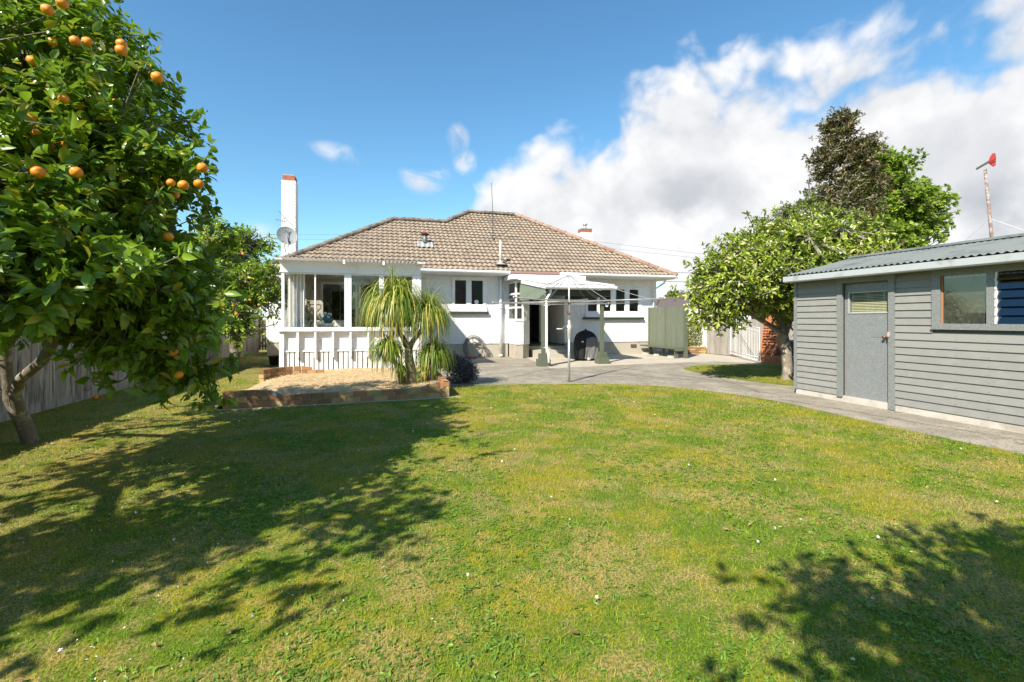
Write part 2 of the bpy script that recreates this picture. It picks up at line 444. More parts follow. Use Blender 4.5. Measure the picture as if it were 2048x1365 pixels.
def lcmat(name, dark_, light_, rough=0.85, bump=(30, 0.5, 0.004), stretch=(1, 1, 1), stain=None, third=None, patch=None):
    m, t, out = newmat(name)
    at = N(t, 'ShaderNodeAttribute', attribute_name='lc')
    s = N(t, 'ShaderNodeSeparateColor'); t.links.new(at.outputs['Color'], s.inputs[0])
    col = MIX(t, s.outputs[0], dark_, light_)
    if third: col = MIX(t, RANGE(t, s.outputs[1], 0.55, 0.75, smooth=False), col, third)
    geo = N(t, 'ShaderNodeNewGeometry'); mp = N(t, 'ShaderNodeMapping'); mp.inputs['Scale'].default_value = stretch
    t.links.new(geo.outputs['Position'], mp.inputs[0])
    n = N(t, 'ShaderNodeTexNoise', ins={'Scale': 6.0, 'Detail': 6, 'Roughness': 0.65}); t.links.new(mp.outputs[0], n.inputs['Vector'])
    if stain: col = MIX(t, RANGE(t, n.outputs[0], 0.42, 0.72), col, stain)
    if patch:
        n3 = N(t, 'ShaderNodeTexNoise', ins={'Scale': 0.7, 'Detail': 7, 'Roughness': 0.7}); t.links.new(mp.outputs[0], n3.inputs['Vector'])
        col = MIX(t, RANGE(t, n3.outputs[0], 0.52, 0.72, 0, .75), col, patch)
    p = N(t, 'ShaderNodeBsdfPrincipled', ins={'Roughness': rough, 'Specular IOR Level': 0.3})
    t.links.new(col, p.inputs['Base Color'])
    n2 = N(t, 'ShaderNodeTexNoise', ins={'Scale': bump[0], 'Detail': 4}); t.links.new(mp.outputs[0], n2.inputs['Vector'])
    b = N(t, 'ShaderNodeBump', ins={'Strength': bump[1], 'Distance': bump[2]}); t.links.new(n2.outputs[0], b.inputs['Height']); t.links.new(b.outputs[0], p.inputs['Normal'])
    t.links.new(p.outputs[0], out.inputs[0]); MATS[name] = m
    return m
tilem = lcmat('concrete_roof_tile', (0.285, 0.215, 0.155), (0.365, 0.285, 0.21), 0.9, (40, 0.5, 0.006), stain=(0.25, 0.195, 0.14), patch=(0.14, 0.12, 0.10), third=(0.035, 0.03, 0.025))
capm = lcmat('ridge_cap_tile', (0.12, 0.105, 0.09), (0.22, 0.175, 0.14), 0.9, (25, 0.8, 0.01), stain=(0.30, 0.27, 0.22))
capr = lcmat('terracotta_ridge_tile', (0.25, 0.135, 0.09), (0.34, 0.215, 0.15), 0.9, (25, 0.8, 0.01), stain=(0.32, 0.26, 0.20))
palm_ = lcmat('weathered_paling', (0.25, 0.22, 0.18), (0.44, 0.40, 0.34), 0.95, (25, 0.6, 0.004), stretch=(3, 3, 0.35), stain=(0.10, 0.085, 0.065))
palr = lcmat('grey_paling', (0.30, 0.27, 0.24), (0.42, 0.385, 0.34), 0.95, (25, 0.6, 0.004), stretch=(3, 3, 0.35), stain=(0.22, 0.19, 0.16))
brickm = lcmat('garden_brick', (0.20, 0.11, 0.06), (0.46, 0.21, 0.10), 0.92, (45, 0.9, 0.01), stain=(0.26, 0.20, 0.09), third=(0.50, 0.34, 0.14))
greenb = lcmat('green_board', (0.145, 0.16, 0.115), (0.18, 0.195, 0.145), 0.75, (20, 0.4, 0.003), stretch=(3, 3, 0.3), stain=(0.125, 0.15, 0.10))

# ------------------------------------------------------------------ ground
def lawn_colour(t):
    """colour of the turf at a place: patches of green, dry straw and yellow moss"""
    geo = N(t, 'ShaderNodeNewGeometry')
    def nz(sc, off, det=5, ro=0.6):
        mp = N(t, 'ShaderNodeMapping'); mp.inputs['Location'].default_value = off
        t.links.new(geo.outputs['Position'], mp.inputs[0])
        n = N(t, 'ShaderNodeTexNoise', ins={'Scale': sc, 'Detail': det, 'Roughness': ro}); t.links.new(mp.outputs[0], n.inputs['Vector'])
        return n.outputs[0]
    dry = RANGE(t, nz(1.35, (4, 2, 0), 7, 0.74), 0.465, 0.585)
    moss = RANGE(t, nz(1.1, (9, 5, 0), 6, 0.72), 0.45, 0.60)
    fine = RANGE(t, nz(7.5, (1, 8, 0), 3, 0.6), 0.50, 0.66)
    dry = MATH(t, 'MAXIMUM', dry, MATH(t, 'MULTIPLY', fine, 0.62))
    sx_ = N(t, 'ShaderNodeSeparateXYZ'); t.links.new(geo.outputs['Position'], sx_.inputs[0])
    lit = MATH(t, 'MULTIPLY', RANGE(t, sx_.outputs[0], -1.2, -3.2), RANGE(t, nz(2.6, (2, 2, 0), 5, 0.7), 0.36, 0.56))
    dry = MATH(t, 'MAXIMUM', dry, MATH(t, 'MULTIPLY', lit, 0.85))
    return dry, moss
def turf_mat(name, g1, g2, dry, moss, trans, attr, rough=0.7):
    m, t, out = newmat(name)
    d, mo = lawn_colour(t)
    if attr:
        at = N(t, 'ShaderNodeAttribute', attribute_name='lc')
        s = N(t, 'ShaderNodeSeparateColor'); t.links.new(at.outputs['Color'], s.inputs[0])
        r0, r1 = s.outputs[0], s.outputs[1]
    else:
        tcx = N(t, 'ShaderNodeNewGeometry')
        n = N(t, 'ShaderNodeTexNoise', ins={'Scale': 60, 'Detail': 3}); t.links.new(tcx.outputs['Position'], n.inputs['Vector'])
        r0 = RANGE(t, n.outputs[0], 0.35, 0.65); r1 = r0
    col = MIX(t, r0, g1, g2)
    col = MIX(t, MATH(t, 'MULTIPLY', mo, RANGE(t, r1, 0.1, 0.7, 0.2, 0.9)), col, moss)
    col = MIX(t, MATH(t, 'MULTIPLY', d, RANGE(t, r1, 0.25, 0.8, 0.1, 0.9)), col, dry)
    p = N(t, 'ShaderNodeBsdfPrincipled', ins={'Roughness': 0.9, 'Specular IOR Level': 0.08})
    t.links.new(col, p.inputs['Base Color'])
    if trans:
        tr = N(t, 'ShaderNodeBsdfTranslucent'); t.links.new(MIX(t, 0.3, col, (0.2, 0.3, 0.02)), tr.inputs[0])
        ms = N(t, 'ShaderNodeMixShader', ins={0: trans}); t.links.new(p.outputs[0], ms.inputs[1]); t.links.new(tr.outputs[0], ms.inputs[2]); t.links.new(ms.outputs[0], out.inputs[0])
    else:
        t.links.new(p.outputs[0], out.inputs[0])
    MATS[name] = m
    return m
soil = turf_mat('turf_soil', (0.075, 0.11, 0.014), (0.13, 0.175, 0.025), (0.33, 0.235, 0.11), (0.27, 0.22, 0.035), 0, False, 0.95)
blade = turf_mat('grass_blade', (0.07, 0.16, 0.005), (0.32, 0.47, 0.022), (0.62, 0.41, 0.14), (0.46, 0.37, 0.015), 0.25, True)

g = MB(); g.grid(lambda u, v: (-900 + 1800 * u, -300 + 1800 * v, 0.0), 2, 2)
g.build('lawn_ground', soil, kind='structure', loc=(0, 0, 0))
front = [(900, 773), (960, 771), (1040, 769), (1137, 768), (1200, 768), (1260, 769.5), (1330, 773), (1400, 780), (1470, 789), (1540, 800), (1600, 812), (1700, 835), (1800, 857), (1900, 879), (2048, 908), (2350, 975)]
LAWN_EDGE = [P(x, y, Z=0) for x, y in front]
poly = [(p.x, p.y) for p in LAWN_EDGE] + [(8.7, 0.5), (8.7, 8.3), (14.2, 8.3), (14.2, 33), (12.0, 33), (12.0, 19.1), (0.9, 19.1), (0.9, LAWN_EDGE[0].y)]
mb = MB(); mb.prism([(x, y, -0.05) for x, y in poly], (0, 0, 0.058)); mb.build('concrete_path', concm, kind='structure', loc=(0, 0, 0))
lp = [P(x, y, Z=0) for x, y in ((1055, 717.5), (1103, 738), (1203, 732.5), (1292, 728.5), (1361, 726.3), (1430, 723.6), (1518, 727))]
poly2 = [(p.x, p.y) for p in lp] + [(14.1, 12.6), (14.1, 19.05), (5.3, 19.05)]
mb = MB(); mb.prism([(x, y, -0.04) for x, y in poly2], (0, 0, 0.053)); mb.build('patio', concl, kind='structure', loc=(0, 0, 0))
# lawn island under the right-hand tree
isl = [P(x, y, Z=0) for x, y in ((1366, 739), (1385, 733), (1420, 730.5), (1480, 730), (1560, 732))]
isl2 = [P(x, y, Z=0) for x, y in ((1600, 775), (1540, 769), (1480, 761), (1430, 753), (1385, 744.5))]
ISL = [(p.x, p.y) for p in isl] + [(13.4, 12.4), (13.4, 8.3), (9.0, 8.3)] + [(p.x, p.y) for p in isl2]
mb = MB(); mb.prism([(x, y, -0.03) for x, y in ISL], (0, 0, 0.048)); mb.build('lawn_island', soil, kind='structure', loc=(0, 0, 0))
# joints and cracks in the concrete
crackm = M('concrete_joint', (0.07, 0.065, 0.055), 0.95)
mb = MB()
rr = random.Random(5)
for (a, b, wd) in (((960, 769), (1110, 738), .014), ((905, 742), (1105, 739), .012), ((1300, 757), (1560, 790), .014), ((1240, 737), (1500, 771), .012), ((1350, 727), (1520, 787), .012), ((1560, 800), (2048, 884), .014)):
    p, q = P(*a, Z=0), P(*b, Z=0); n = 14; d = (q - p).normalized(); s_ = Vector((-d.y, d.x, 0))
    pts = [p.lerp(q, i / n) + s_ * rr.uniform(-.03, .03) for i in range(n + 1)]
    for i in range(n):
        w2 = s_ * wd * 0.5
        mb.add([pts[i] - w2 + Vector((0, 0, .0172)), pts[i + 1] - w2 + Vector((0, 0, .0172)), pts[i + 1] + w2 + Vector((0, 0, .0172)), pts[i] + w2 + Vector((0, 0, .0172))], [(0, 1, 2, 3)])
mb.build('concrete_joints', crackm, kind='structure', loc=(0, 0, 0))

# ------------------------------------------------------------------ house
TANP = 0.615
def rz(y): return 3.45 + TANP * (y - 18.2)
house = thing('house', (4.4, 24, 0), 'white stucco bungalow with brown tiled hip roof and a glazed white sunroom at its left', 'house')
def wr(x0, y0, x1, y1, Y):
    a, b = P(x0, (y0 + y1) / 2, Y=Y), P(x1, (y0 + y1) / 2, Y=Y)
    c, d = P((x0 + x1) / 2, y1, Y=Y), P((x0 + x1) / 2, y0, Y=Y)
    return a.x, b.x, c.z, d.z
WY = 19.0
W1 = wr(904, 554, 972, 613, WY); W2 = wr(1171, 575, 1283, 627, WY)
XR0, XR1 = P(1056, 650, Y=WY).x, P(1129, 650, Y=WY).x      # porch recess
XEND = 11.98
BX0, BX1, BY, BD = P(1031, 650, Y=17.96).x, 5.43, 17.96, 0.36
SL, SR, SYF = -2.66, 1.17, 14.5                              # sunroom
mb = MB()
PL = 0.56
mb.wall('Y', WY, 0.22, -3.1, XR0, PL, 3.42, [W1])
mb.wall('Y', WY, 0.22, XR1, XEND, PL, 3.42, [W2])
mb.wall('Y', WY, 0.22, XR0, XR1, 3.02, 3.42)
mb.box((-3.1, 19.22, PL), (-2.88, 22.3, 3.42)); mb.box((XEND - .22, 19.22, PL), (XEND, 29, 3.42)); mb.box((-4.66, 22.3, PL), (-2.88, 22.5, 3.3)); mb.box((-4.66, 22.5, PL), (-4.46, 28, 3.3)); mb.box((-4.46, 28.8, PL), (XEND - .22, 29, 3.42))
mb.box((XR1, 19.22, 0.4), (XR1 + .16, 20.75, 3.4)); mb.box((XR0 - .16, 19.22, 0.4), (XR0, 20.75, 3.4))
wall_o = mb.build('wall', stucco, house)
mb = MB()
mb.box((-3.07, WY + .03, 0), (BX0 - .02, WY + .20, PL)); mb.box((XR1, WY + .03, 0), (XEND - .03, WY + .2, PL)); mb.box((XEND - .2, WY + .2, 0), (XEND - .03, 28.9, PL))
mb.box((-4.63, 22.33, 0), (-2.9, 22.5, PL)); mb.box((-3.07, 19.2, 0), (-2.9, 22.33, PL))
mb.prism([(BX0 + .02, BY + .03, 0), (BX1 - .01, BY + .03, 0), (BX1 + BD - .03, BY + BD + .01, 0), (BX1 + BD - .03, WY, 0), (BX0 + .02, WY, 0)], (0, 0, PL))
mb.build('plinth', plinthm, house)
# the little bay beside the porch: low wall, glazing above
mb = MB(); BZ = 1.50
mb.prism([(BX0, BY, PL), (BX1, BY, PL), (BX1 + BD, BY + BD, PL), (BX1 + BD, WY, PL), (BX0, WY, PL)], (0, 0, BZ - PL))
mb.build('bay_wall', stucco, house)
mb = MB()
for (x, y) in ((BX0 + .03, BY + .03), (BX1 - .03, BY + .03), (BX1 + BD - .04, BY + BD + .03)):
    mb.box((x - .035, y - .03, BZ), (x + .035, y + .04, 3.05))
for z in (BZ, 1.98, 2.52, 2.98):
    mb.box((BX0 + .065, BY + .005, z), (BX1 - .065, BY + .06, z + .07)); mb.box((BX0 + .003, BY + .07, z), (BX0 + .05, WY - .02, z + .07))
mb.box((BX0 - .02, BY - .03, BZ - .03), (BX1 + .02, BY - .001, BZ + .03))
mb.build('bay_frame', white, house)
mb = MB(); mb.box((BX0 + .06, BY + .03, BZ), (BX1 - .06, BY + .036, 3.0)); mb.box((BX0 + .02, BY + .07, BZ), (BX0 + .026, WY, 3.0)); mb.build('bay_glazing', glassd, house)
# interior: floor, ceiling, partitions so that the windows look into rooms
mb = MB()
roomm = M('room_wall', (0.32, 0.29, 0.25), 0.9); floorm = M('room_floor', (0.10, 0.06, 0.035), 0.6)
mb.box((-3.0, 24.0, .5), (XEND - .3, 24.1, 3.4)); mb.box((5.0, 19.25, .5), (5.1, 24, 3.4)); mb.box((1.9, 19.25, .5), (2.0, 24, 3.4)); mb.box((XR1 + .2, 20.9, .5), (XR1 + .3, 24, 3.4)); mb.box((XR0 - 1.2, 20.80, .5), (XR0 + .12, 20.86, 3.4)); mb.box((XR1 - .45, 20.80, .5), (XR1 + .2, 20.86, 3.4)); mb.box((XR0 + .12, 20.80, 2.75), (XR1 - .45, 20.86, 3.4))
mb.box((-3.0, 19.2, 3.36), (XEND - .3, 24, 3.39)); mb.build('room_partition', roomm, house)
mb = MB(); mb.box((-2.8, 19.25, .46), (XR0 - .2, 24, .5)); mb.box((XR0 - .1, 20.9, .46), (XEND - .3, 24, .5)); mb.box((XR1 + .2, 19.25, .46), (XEND - .3, 20.9, .5)); mb.build('floor', floorm, house)
mb = MB(); q = wr(926, 574, 959, 612, 23.9); mb.box((q[0], 23.9, .5), (q[1], 23.98, q[3])); mb.build('inner_door', M('maroon_door', (0.13, 0.03, 0.02), 0.5), house)
# porch recess: floor, mat, door frame, door ajar, fridge-like cupboard behind
mb = MB(); mb.box((XR0, 18.9, .0), (XR1, 20.86, .44)); st = mb
mb.box((XR0 + .02, 18.35, .0), (XR1 - .12, 18.9, .30)); mb.box((XR0 + .04, 17.9, .0), (XR1 + .12, 18.35, .15)); mb.build('step', plinthm, house)
mb = MB(); mb.box((XR0 + .02, 18.86, .441), (XR1 - .02, 20.7, .50)); mb.build('porch_mat', M('green_mat', (0.035, 0.055, 0.03), 0.95, bump=(80, .5, .01)), house)
mb = MB(); dx0, dx1 = XR0 + .12, XR1 - .45
mb.box((dx0, 20.72, .5), (dx0 + .09, 20.79, 2.75)); mb.box((dx1 - .09, 20.72, .5), (dx1, 20.79, 2.75)); mb.box((dx0 + .09, 20.72, 2.66), (dx1 - .09, 20.79, 2.75)); mb.build('door_frame', white, house)
mb = MB(); mb.box((dx0 + .12, 21.6, .5), (dx0 + .62, 22.2, 1.25)); mb.box((dx0 + .12, 21.6, 1.27), (dx0 + .62, 22.2, 2.3)); mb.build('hall_cupboard', M('hall_white', (0.5, 0.5, 0.47), 0.5), house)
mb = MB(); q = wr(1128, 593, 1147, 641, WY - .12); mb.box((q[0], WY - .14, q[2]), (q[1], WY - .001, q[3])); mb.box((q[0] + .04, WY - .15, q[2] + .04), (q[1] - .04, WY - .14, q[3] - .04)); mb.build('meter_box', white, house)
mb = MB(); q = wr(846, 578, 873, 612, WY); mb.frame('Y', WY - .05, .05, *q, .05); mb.box((q[0] + .05, WY - .03, q[2] + .05), (q[1] - .05, WY - .001, q[3] - .05)); mb.build('wall_cabinet', M('cabinet_grey', (0.62, 0.62, 0.60), 0.5), house)

def window(fr, panes, sill_y, band, Y, name='window', gl=glassd):
    """fr frame rect, panes rects; returns the window with frame, panes, sill"""
    m_ = MB()
    us = sorted([fr[0]] + [p[0] for p in panes] + [p[1] for p in panes] + [fr[1]])
    zb, zt = panes[0][2], panes[0][3]
    for i in range(0, len(us), 2): m_.box((us[i], Y - .03, zb), (us[i + 1], Y + .06, zt))
    m_.box((fr[0], Y - .03, zt), (fr[1], Y + .06, fr[3])); m_.box((fr[0], Y - .03, fr[2]), (fr[1], Y + .06, zb))
    wo_ = m_.build(name, white, house)
    for p in panes:
        q = MB(); q.box((p[0] - .01, Y + .025, zb - .01), (p[1] + .01, Y + .031, zt + .01)); q.build('pane', gl, wo_)
        if p[1] - p[0] > .3:
            q = MB(); q.frame('Y', Y - .012, .034, p[0] + .001, p[1] - .001, zb + .001, zt - .001, .02); q.build('sash', white, wo_)
    if sill_y:
        q = MB(); z0, z1 = sill_y; q.hexa([(fr[0] - .03, Y - .10, z0), (fr[1] + .03, Y - .10, z0), (fr[1] + .03, Y - .001, z0), (fr[0] - .03, Y - .001, z0), (fr[0] - .03, Y - .10, z0 + .04), (fr[1] + .03, Y - .10, z0 + .04), (fr[1] + .03, Y - .031, z1), (fr[0] - .03, Y - .031, z1)]); q.build('sill', white, wo_)
        q = MB(); q.box((band[0], Y - .12, z0 - .095), (band[1], Y - .001, z0 - .001)); q.build('sill_band', greend, wo_)
    return wo_
def px2(x0, x1, y0, y1, Y=WY): return wr(x0, y0, x1, y1, Y)
zb1, zt1 = px2(909, 933, 560, 610)[2:]
p1 = [(*px2(909, 933, 560, 610)[:2], zb1, zt1), (*px2(942, 966.5, 560, 610)[:2], zb1, zt1)]
win1 = window(W1, p1, (P(938, 623.5, Y=WY - .16).z, W1[2] + .01), (P(900, 620, Y=WY - .19).x, P(978, 620, Y=WY - .19).x), WY)
zb2, zt2 = px2(1258, 1277, 579, 624)[2:]
p2 = [(*px2(a, b, 579, 624)[:2], zb2, zt2) for a, b in ((1175, 1195), (1202, 1222), (1231, 1250), (1258, 1277))]
win2 = window(W2, p2, (P(1230, 635, Y=WY - .16).z, W2[2] + .01), (P(1169, 637, Y=WY - .19).x, P(1290, 637, Y=WY - .19).x), WY)
# round security stickers
stick = M('sticker_white', (0.82, 0.84, 0.86), 0.5); stickt = M('sticker_text', (0.28, 0.32, 0.38), 0.6)
for wn, (sx, sy) in ((win1, (953, 604.5)), (win2, (1213.5, 610.5))):
    c = P(sx, sy, Y=WY + .015); mb = MB()
    mb.prism([(c.x + .085 * math.cos(a * math.pi / 12), WY + .012, c.z + .085 * math.sin(a * math.pi / 12)) for a in range(24)], (0, .003, 0)); so = mb.build('sticker', stick, wn)
    ts = text_mesh('sticker_lettering', 'VIP', .085, (c.x, WY + .009, c.z), (R(90), 0, 0), stickt, wn, .001)
# curtains inside the right window
def curtain(name, x0, x1, y, z0, z1, mat, parent, amp=.03, k=9, **kw):
    m_ = MB(); m_.smooth = True
    m_.grid(lambda u, v: (x0 + (x1 - x0) * u, y + amp * math.sin(u * k * 6.28 + .6 * math.sin(v * 3)) * (1 - .25 * v) + .01 * math.sin(u * 31), z0 + (z1 - z0) * v), k * 10, 8)
    return m_.build(name, mat, parent, **kw)
curt = M('curtain_grey', (0.55, 0.53, 0.50), 0.9)
for a, b in ((1177, 1190), (1241, 1250), (1268, 1278)):
    curtain('curtain', P(a, 600, Y=19.3).x, P(b, 600, Y=19.3).x, 19.32, 1.3, 3.2, curt, win2, k=4)
# vents in the plinth
mb = MB(); q = wr(1262, 689, 1273, 695, WY); mb.box((q[0], WY - .001, q[2]), (q[1], WY + .029, q[3]))
for i in range(7): u = q[0] + (i + .5) * (q[1] - q[0]) / 7; mb.box((u - .008, WY - .004, q[2]), (u + .008, WY - .002, q[3]))
mb.build('vent', M('vent_terracotta', (0.10, 0.07, 0.05), 0.9), house)

# roofs -------------------------------------------------------------------
COURSE, WAVE, LIFT = 0.33, 0.2, 0.055
cosp = 1 / math.sqrt(1 + TANP * TANP)
def tiled_slope(mb, org, u, v, smax, bounds, seed=0, z0=3.45):
    """org: plan point on the eave line, u along the eave, v up-slope in plan; bounds(s)->(a,b) along u at plan distance s"""
    rg = random.Random(seed); org, u, v = Vector(org), Vector(u), Vector(v)
    n = int(math.ceil(smax / (COURSE * cosp)))
    for c in range(n):
        s0, s1 = c * COURSE * cosp, min((c + 1) * COURSE * cosp, smax)
        a0, b0 = bounds(s0 + .001); a1, b1 = bounds(min(s1, smax) - .001)
        lo, hi = min(a0, a1), max(b0, b1)
        i0, i1 = math.floor(lo / (2 * WAVE)), math.ceil(hi / (2 * WAVE))
        off = 0.0
        for i in range(i0, i1):
            ta, tb = i * 2 * WAVE + off, (i + 1) * 2 * WAVE + off
            ta_, tb_ = max(ta, lo), min(tb, hi)
            if tb_ - ta_ < .02: continue
            k = max(2, int(round((tb_ - ta_) / (2 * WAVE) * 12)))
            mb.cl = (rg.random(), rg.random() * .5, 0); jz = rg.uniform(-.006, .006)
            vs = []
            for row, (s_, lift) in enumerate(((s0 - .02, LIFT), (s1, 0.004))):
                a, b = bounds(min(max(s_, 0.001), smax - .001))
                for q in range(k + 1):
                    x = ta_ + (tb_ - ta_) * q / k
                    x = min(max(x, a), b)
                    ph = (x - off) / WAVE * 2 * math.pi
                    h = lift + .017 * math.sin(ph) + .006 * math.sin(2 * ph) + jz
                    if row == 0 and q in (0,): h -= .006
                    p = org + u * x + v * s_
                    vs.append((p.x, p.y, z0 + TANP * s_ + h))
            # butt edge
            mb.add(vs, [(q, q + 1, k + 2 + q, k + 1 + q) for q in range(k)])
            mb.cl = (.2, .9, 0)  # butt face coloured dark: gap shadow painted in, along with mossy dirt
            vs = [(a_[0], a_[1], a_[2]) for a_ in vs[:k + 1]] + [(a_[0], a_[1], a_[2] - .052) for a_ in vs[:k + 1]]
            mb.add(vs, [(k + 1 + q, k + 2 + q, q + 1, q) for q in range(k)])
tm = MB()
def b_front(s): return (-3.69 + s, 12.4 - s) if s <= 4.3 else (-1.36 + s, 12.4 - s)
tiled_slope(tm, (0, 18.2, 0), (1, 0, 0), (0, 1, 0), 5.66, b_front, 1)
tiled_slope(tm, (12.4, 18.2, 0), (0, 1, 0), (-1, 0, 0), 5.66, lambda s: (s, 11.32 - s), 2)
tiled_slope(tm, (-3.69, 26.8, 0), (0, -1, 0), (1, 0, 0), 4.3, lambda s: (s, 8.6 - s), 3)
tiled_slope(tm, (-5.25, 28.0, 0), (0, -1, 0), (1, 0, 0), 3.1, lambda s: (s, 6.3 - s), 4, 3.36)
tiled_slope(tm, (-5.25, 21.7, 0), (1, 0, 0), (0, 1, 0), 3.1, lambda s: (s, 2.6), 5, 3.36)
tm.cl = (.3, .3, 0)
tm.add([(12.4, 29.52, 3.45), (-1.36, 29.52, 3.45), (4.3, 23.86, 6.93), (6.74, 23.86, 6.93)], [(0, 1, 2, 3)])
tm.add([(4.3, 26.8, 3.45), (-3.69, 26.8, 3.45), (.61, 22.5, 6.09), (4.3, 22.5, 6.09)], [(0, 1, 2, 3)])
tm.add([(-1.36, 29.52, 3.45), (-1.36, 18.2, 3.45), (4.3, 23.86, 6.93)], [(0, 1, 2)])
tm.add([(-5.25, 28, 3.36), (0, 28, 3.36), (0, 24.85, 5.29), (-2.1, 24.85, 5.29)], [(0, 1, 2, 3)])
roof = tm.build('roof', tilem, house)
def ridge(pts, mat, step=.36, r=.13, seed=0, name='ridge_cap'):
    mb = MB(); rg = random.Random(seed)
    for a, b in zip(pts[:-1], pts[1:]):
        a, b = Vector(a), Vector(b); L = (b - a).length; n = max(1, int(L / step)); d = (b - a) / n
        side = d.cross(Vector((0, 0, 1))).normalized(); up = side.cross(d).normalized()
        for i in range(n):
            p, q = a + d * i, a + d * (i + 1.06); mb.cl = (rg.random(), rg.random(), 0)
            vs = []; j0 = rg.uniform(-.008, .008)
            for (pt, rr_) in ((p, r + .016), (q, r - .006)):
                for j in range(9):
                    an = math.pi * (j / 8 * 1.3 - .15); vs.append(pt + side * rr_ * math.cos(an) + up * (rr_ * .75 * math.sin(an) + .03 + j0))
            mb.add(vs, [(j, j + 1, 10 + j, 9 + j) for j in range(8)] + [tuple(range(9))[::-1], tuple(range(9, 18))])
    return mb.build(name, mat, roof)
ridge([(-3.72, 18.17, 3.42), (.61, 22.5, 6.12), (3.0, 22.5, 6.12)], capm, seed=1)
ridge([(2.94, 22.5, 6.12), (4.3, 23.86, 6.96), (6.74, 23.86, 6.96)], capm, seed=2)
ridge([(12.45, 18.15, 3.42), (6.74, 23.86, 6.96)], capr, step=.42, seed=3)
ridge([(-5.25, 21.7, 3.36), (-2.1, 24.85, 5.31)], capm, seed=4)
ridge([(12.4, 29.5, 3.45), (6.74, 23.86, 6.96)], capr, step=.42, seed=5)
# gutters and soffits
def gutter(mb, a, b, r=.065):
    a, b = Vector(a), Vector(b); d = (b - a).normalized(); s_ = d.cross(Vector((0, 0, 1))).normalized()
    prof = [(0, .05), (0, -.06), (.10, -.06), (.125, -.02), (.125, .05), (.115, .05), (.115, -.01), (.095, -.05), (.01, -.05), (.01, .05)]
    n = len(prof); vs = [p + s_ * o + Vector((0, 0, z)) for p in (a, b) for o, z in prof]
    mb.add(vs, [(i, (i + 1) % n, n + (i + 1) % n, n + i) for i in range(n)] + [tuple(range(n)), tuple(range(n, 2 * n))[::-1]])
mb = MB()
gutter(mb, (-3.75, 18.2, 3.40), (4.93, 18.2, 3.40)); gutter(mb, (7.0, 18.2, 3.40), (12.45, 18.2, 3.40)); gutter(mb, (12.42, 18.2, 3.40), (12.42, 29.5, 3.40))
gutter(mb, (-5.3, 21.7, 3.31), (-3.6, 21.7, 3.31)); gutter(mb, (-3.71, 21.7, 3.40), (-3.71, 18.2, 3.40)); gutter(mb, (-5.27, 28, 3.31), (-5.27, 21.7, 3.31))
mb.build('gutter', white, roof)
mb = MB(); gutter(mb, (4.94, 18.2, 3.40), (6.99, 18.2, 3.40)); mb.build('gutter', M('gutter_brown', (0.30, 0.17, 0.14), 0.55), roof, label='faded red brown gutter section')
mb = MB()
mb.box((-3.69, 18.2, 3.30), (12.4, 18.225, 3.44)); mb.box((12.375, 18.226, 3.30), (12.4, 29.5, 3.44)); mb.box((-3.69, 18.226, 3.30), (-3.665, 21.8, 3.44))
mb.box((-3.66, 18.23, 3.30), (12.37, 18.99, 3.318)); mb.box((XEND + .01, 19.0, 3.30), (12.37, 29, 3.318)); mb.box((-3.66, 19.0, 3.30), (-3.11, 22.2, 3.318)); mb.box((-5.2, 21.75, 3.22), (-3.7, 22.29, 3.24)); mb.box((-5.2, 21.70, 3.22), (-3.7, 21.73, 3.35)); mb.box((-5.22, 21.74, 3.22), (-5.2, 28, 3.35))
mb.box((-5.2, 22.3, 3.22), (-4.67, 28, 3.24))
mb.build('soffit', white, roof)
# chimneys
mb = MB(); cz0, cz1 = 7.5, 7.73
mb.box((-4.06, 22.3 - .02, 3.0), (-3.50, 22.96, cz0)); ch = mb.build('chimney', stucco, roof, label='tall white stucco chimney stack with brick cap, at the left end')
mb = MB(); mb.box((-4.02, 22.33, cz0), (-3.54, 22.92, cz1)); mb.build('brick_cap', redbrick, ch)
mb = MB(); mb.box((-4.0, 22.35, cz1), (-3.56, 22.9, cz1 + .04)); mb.build('cap_slab', plinthm, ch)
# second chimney behind the right-hand hip
c = P(1170, 470, D=26.5)
mb = MB(); mb.box((c.x - .33, c.y - .3, 3.2), (c.x + .33, c.y + .3, P(1170, 465, D=26.2).z)); ch2 = mb.build('chimney', stucco, roof, label='short white chimney stack with brick cap and metal cowl')
z1 = P(1170, 465, D=26.2).z; z2 = P(1170, 457, D=26.2).z
mb = MB(); mb.box((c.x - .30, c.y - .27, z1), (c.x + .30, c.y + .27, z2 - .04)); mb.build('brick_cap', redbrick, ch2)
mb = MB(); mb.box((c.x - .31, c.y - .28, z2 - .039), (c.x + .31, c.y + .28, z2 + .01)); mb.tube([(c.x, c.y, z2), (c.x, c.y, z2 + .22)], .07, 10)
mb.lathe([(0.0, .36), (.12, .30), (.12, .22), (.0, .22)], (c.x, c.y, z2), 14); mb.build('cowl', galv, ch2)
def roofpt(px, py):
    a = (px - 1024) / FPX; b = (HOR - py) / FPX; A = CY * a + SY; B = -SY * a + CY
    t = (CAMZ - 3.45 + TANP * 18.2) / (TANP * B - b)
    return Vector((A * t, B * t, CAMZ + b * t))
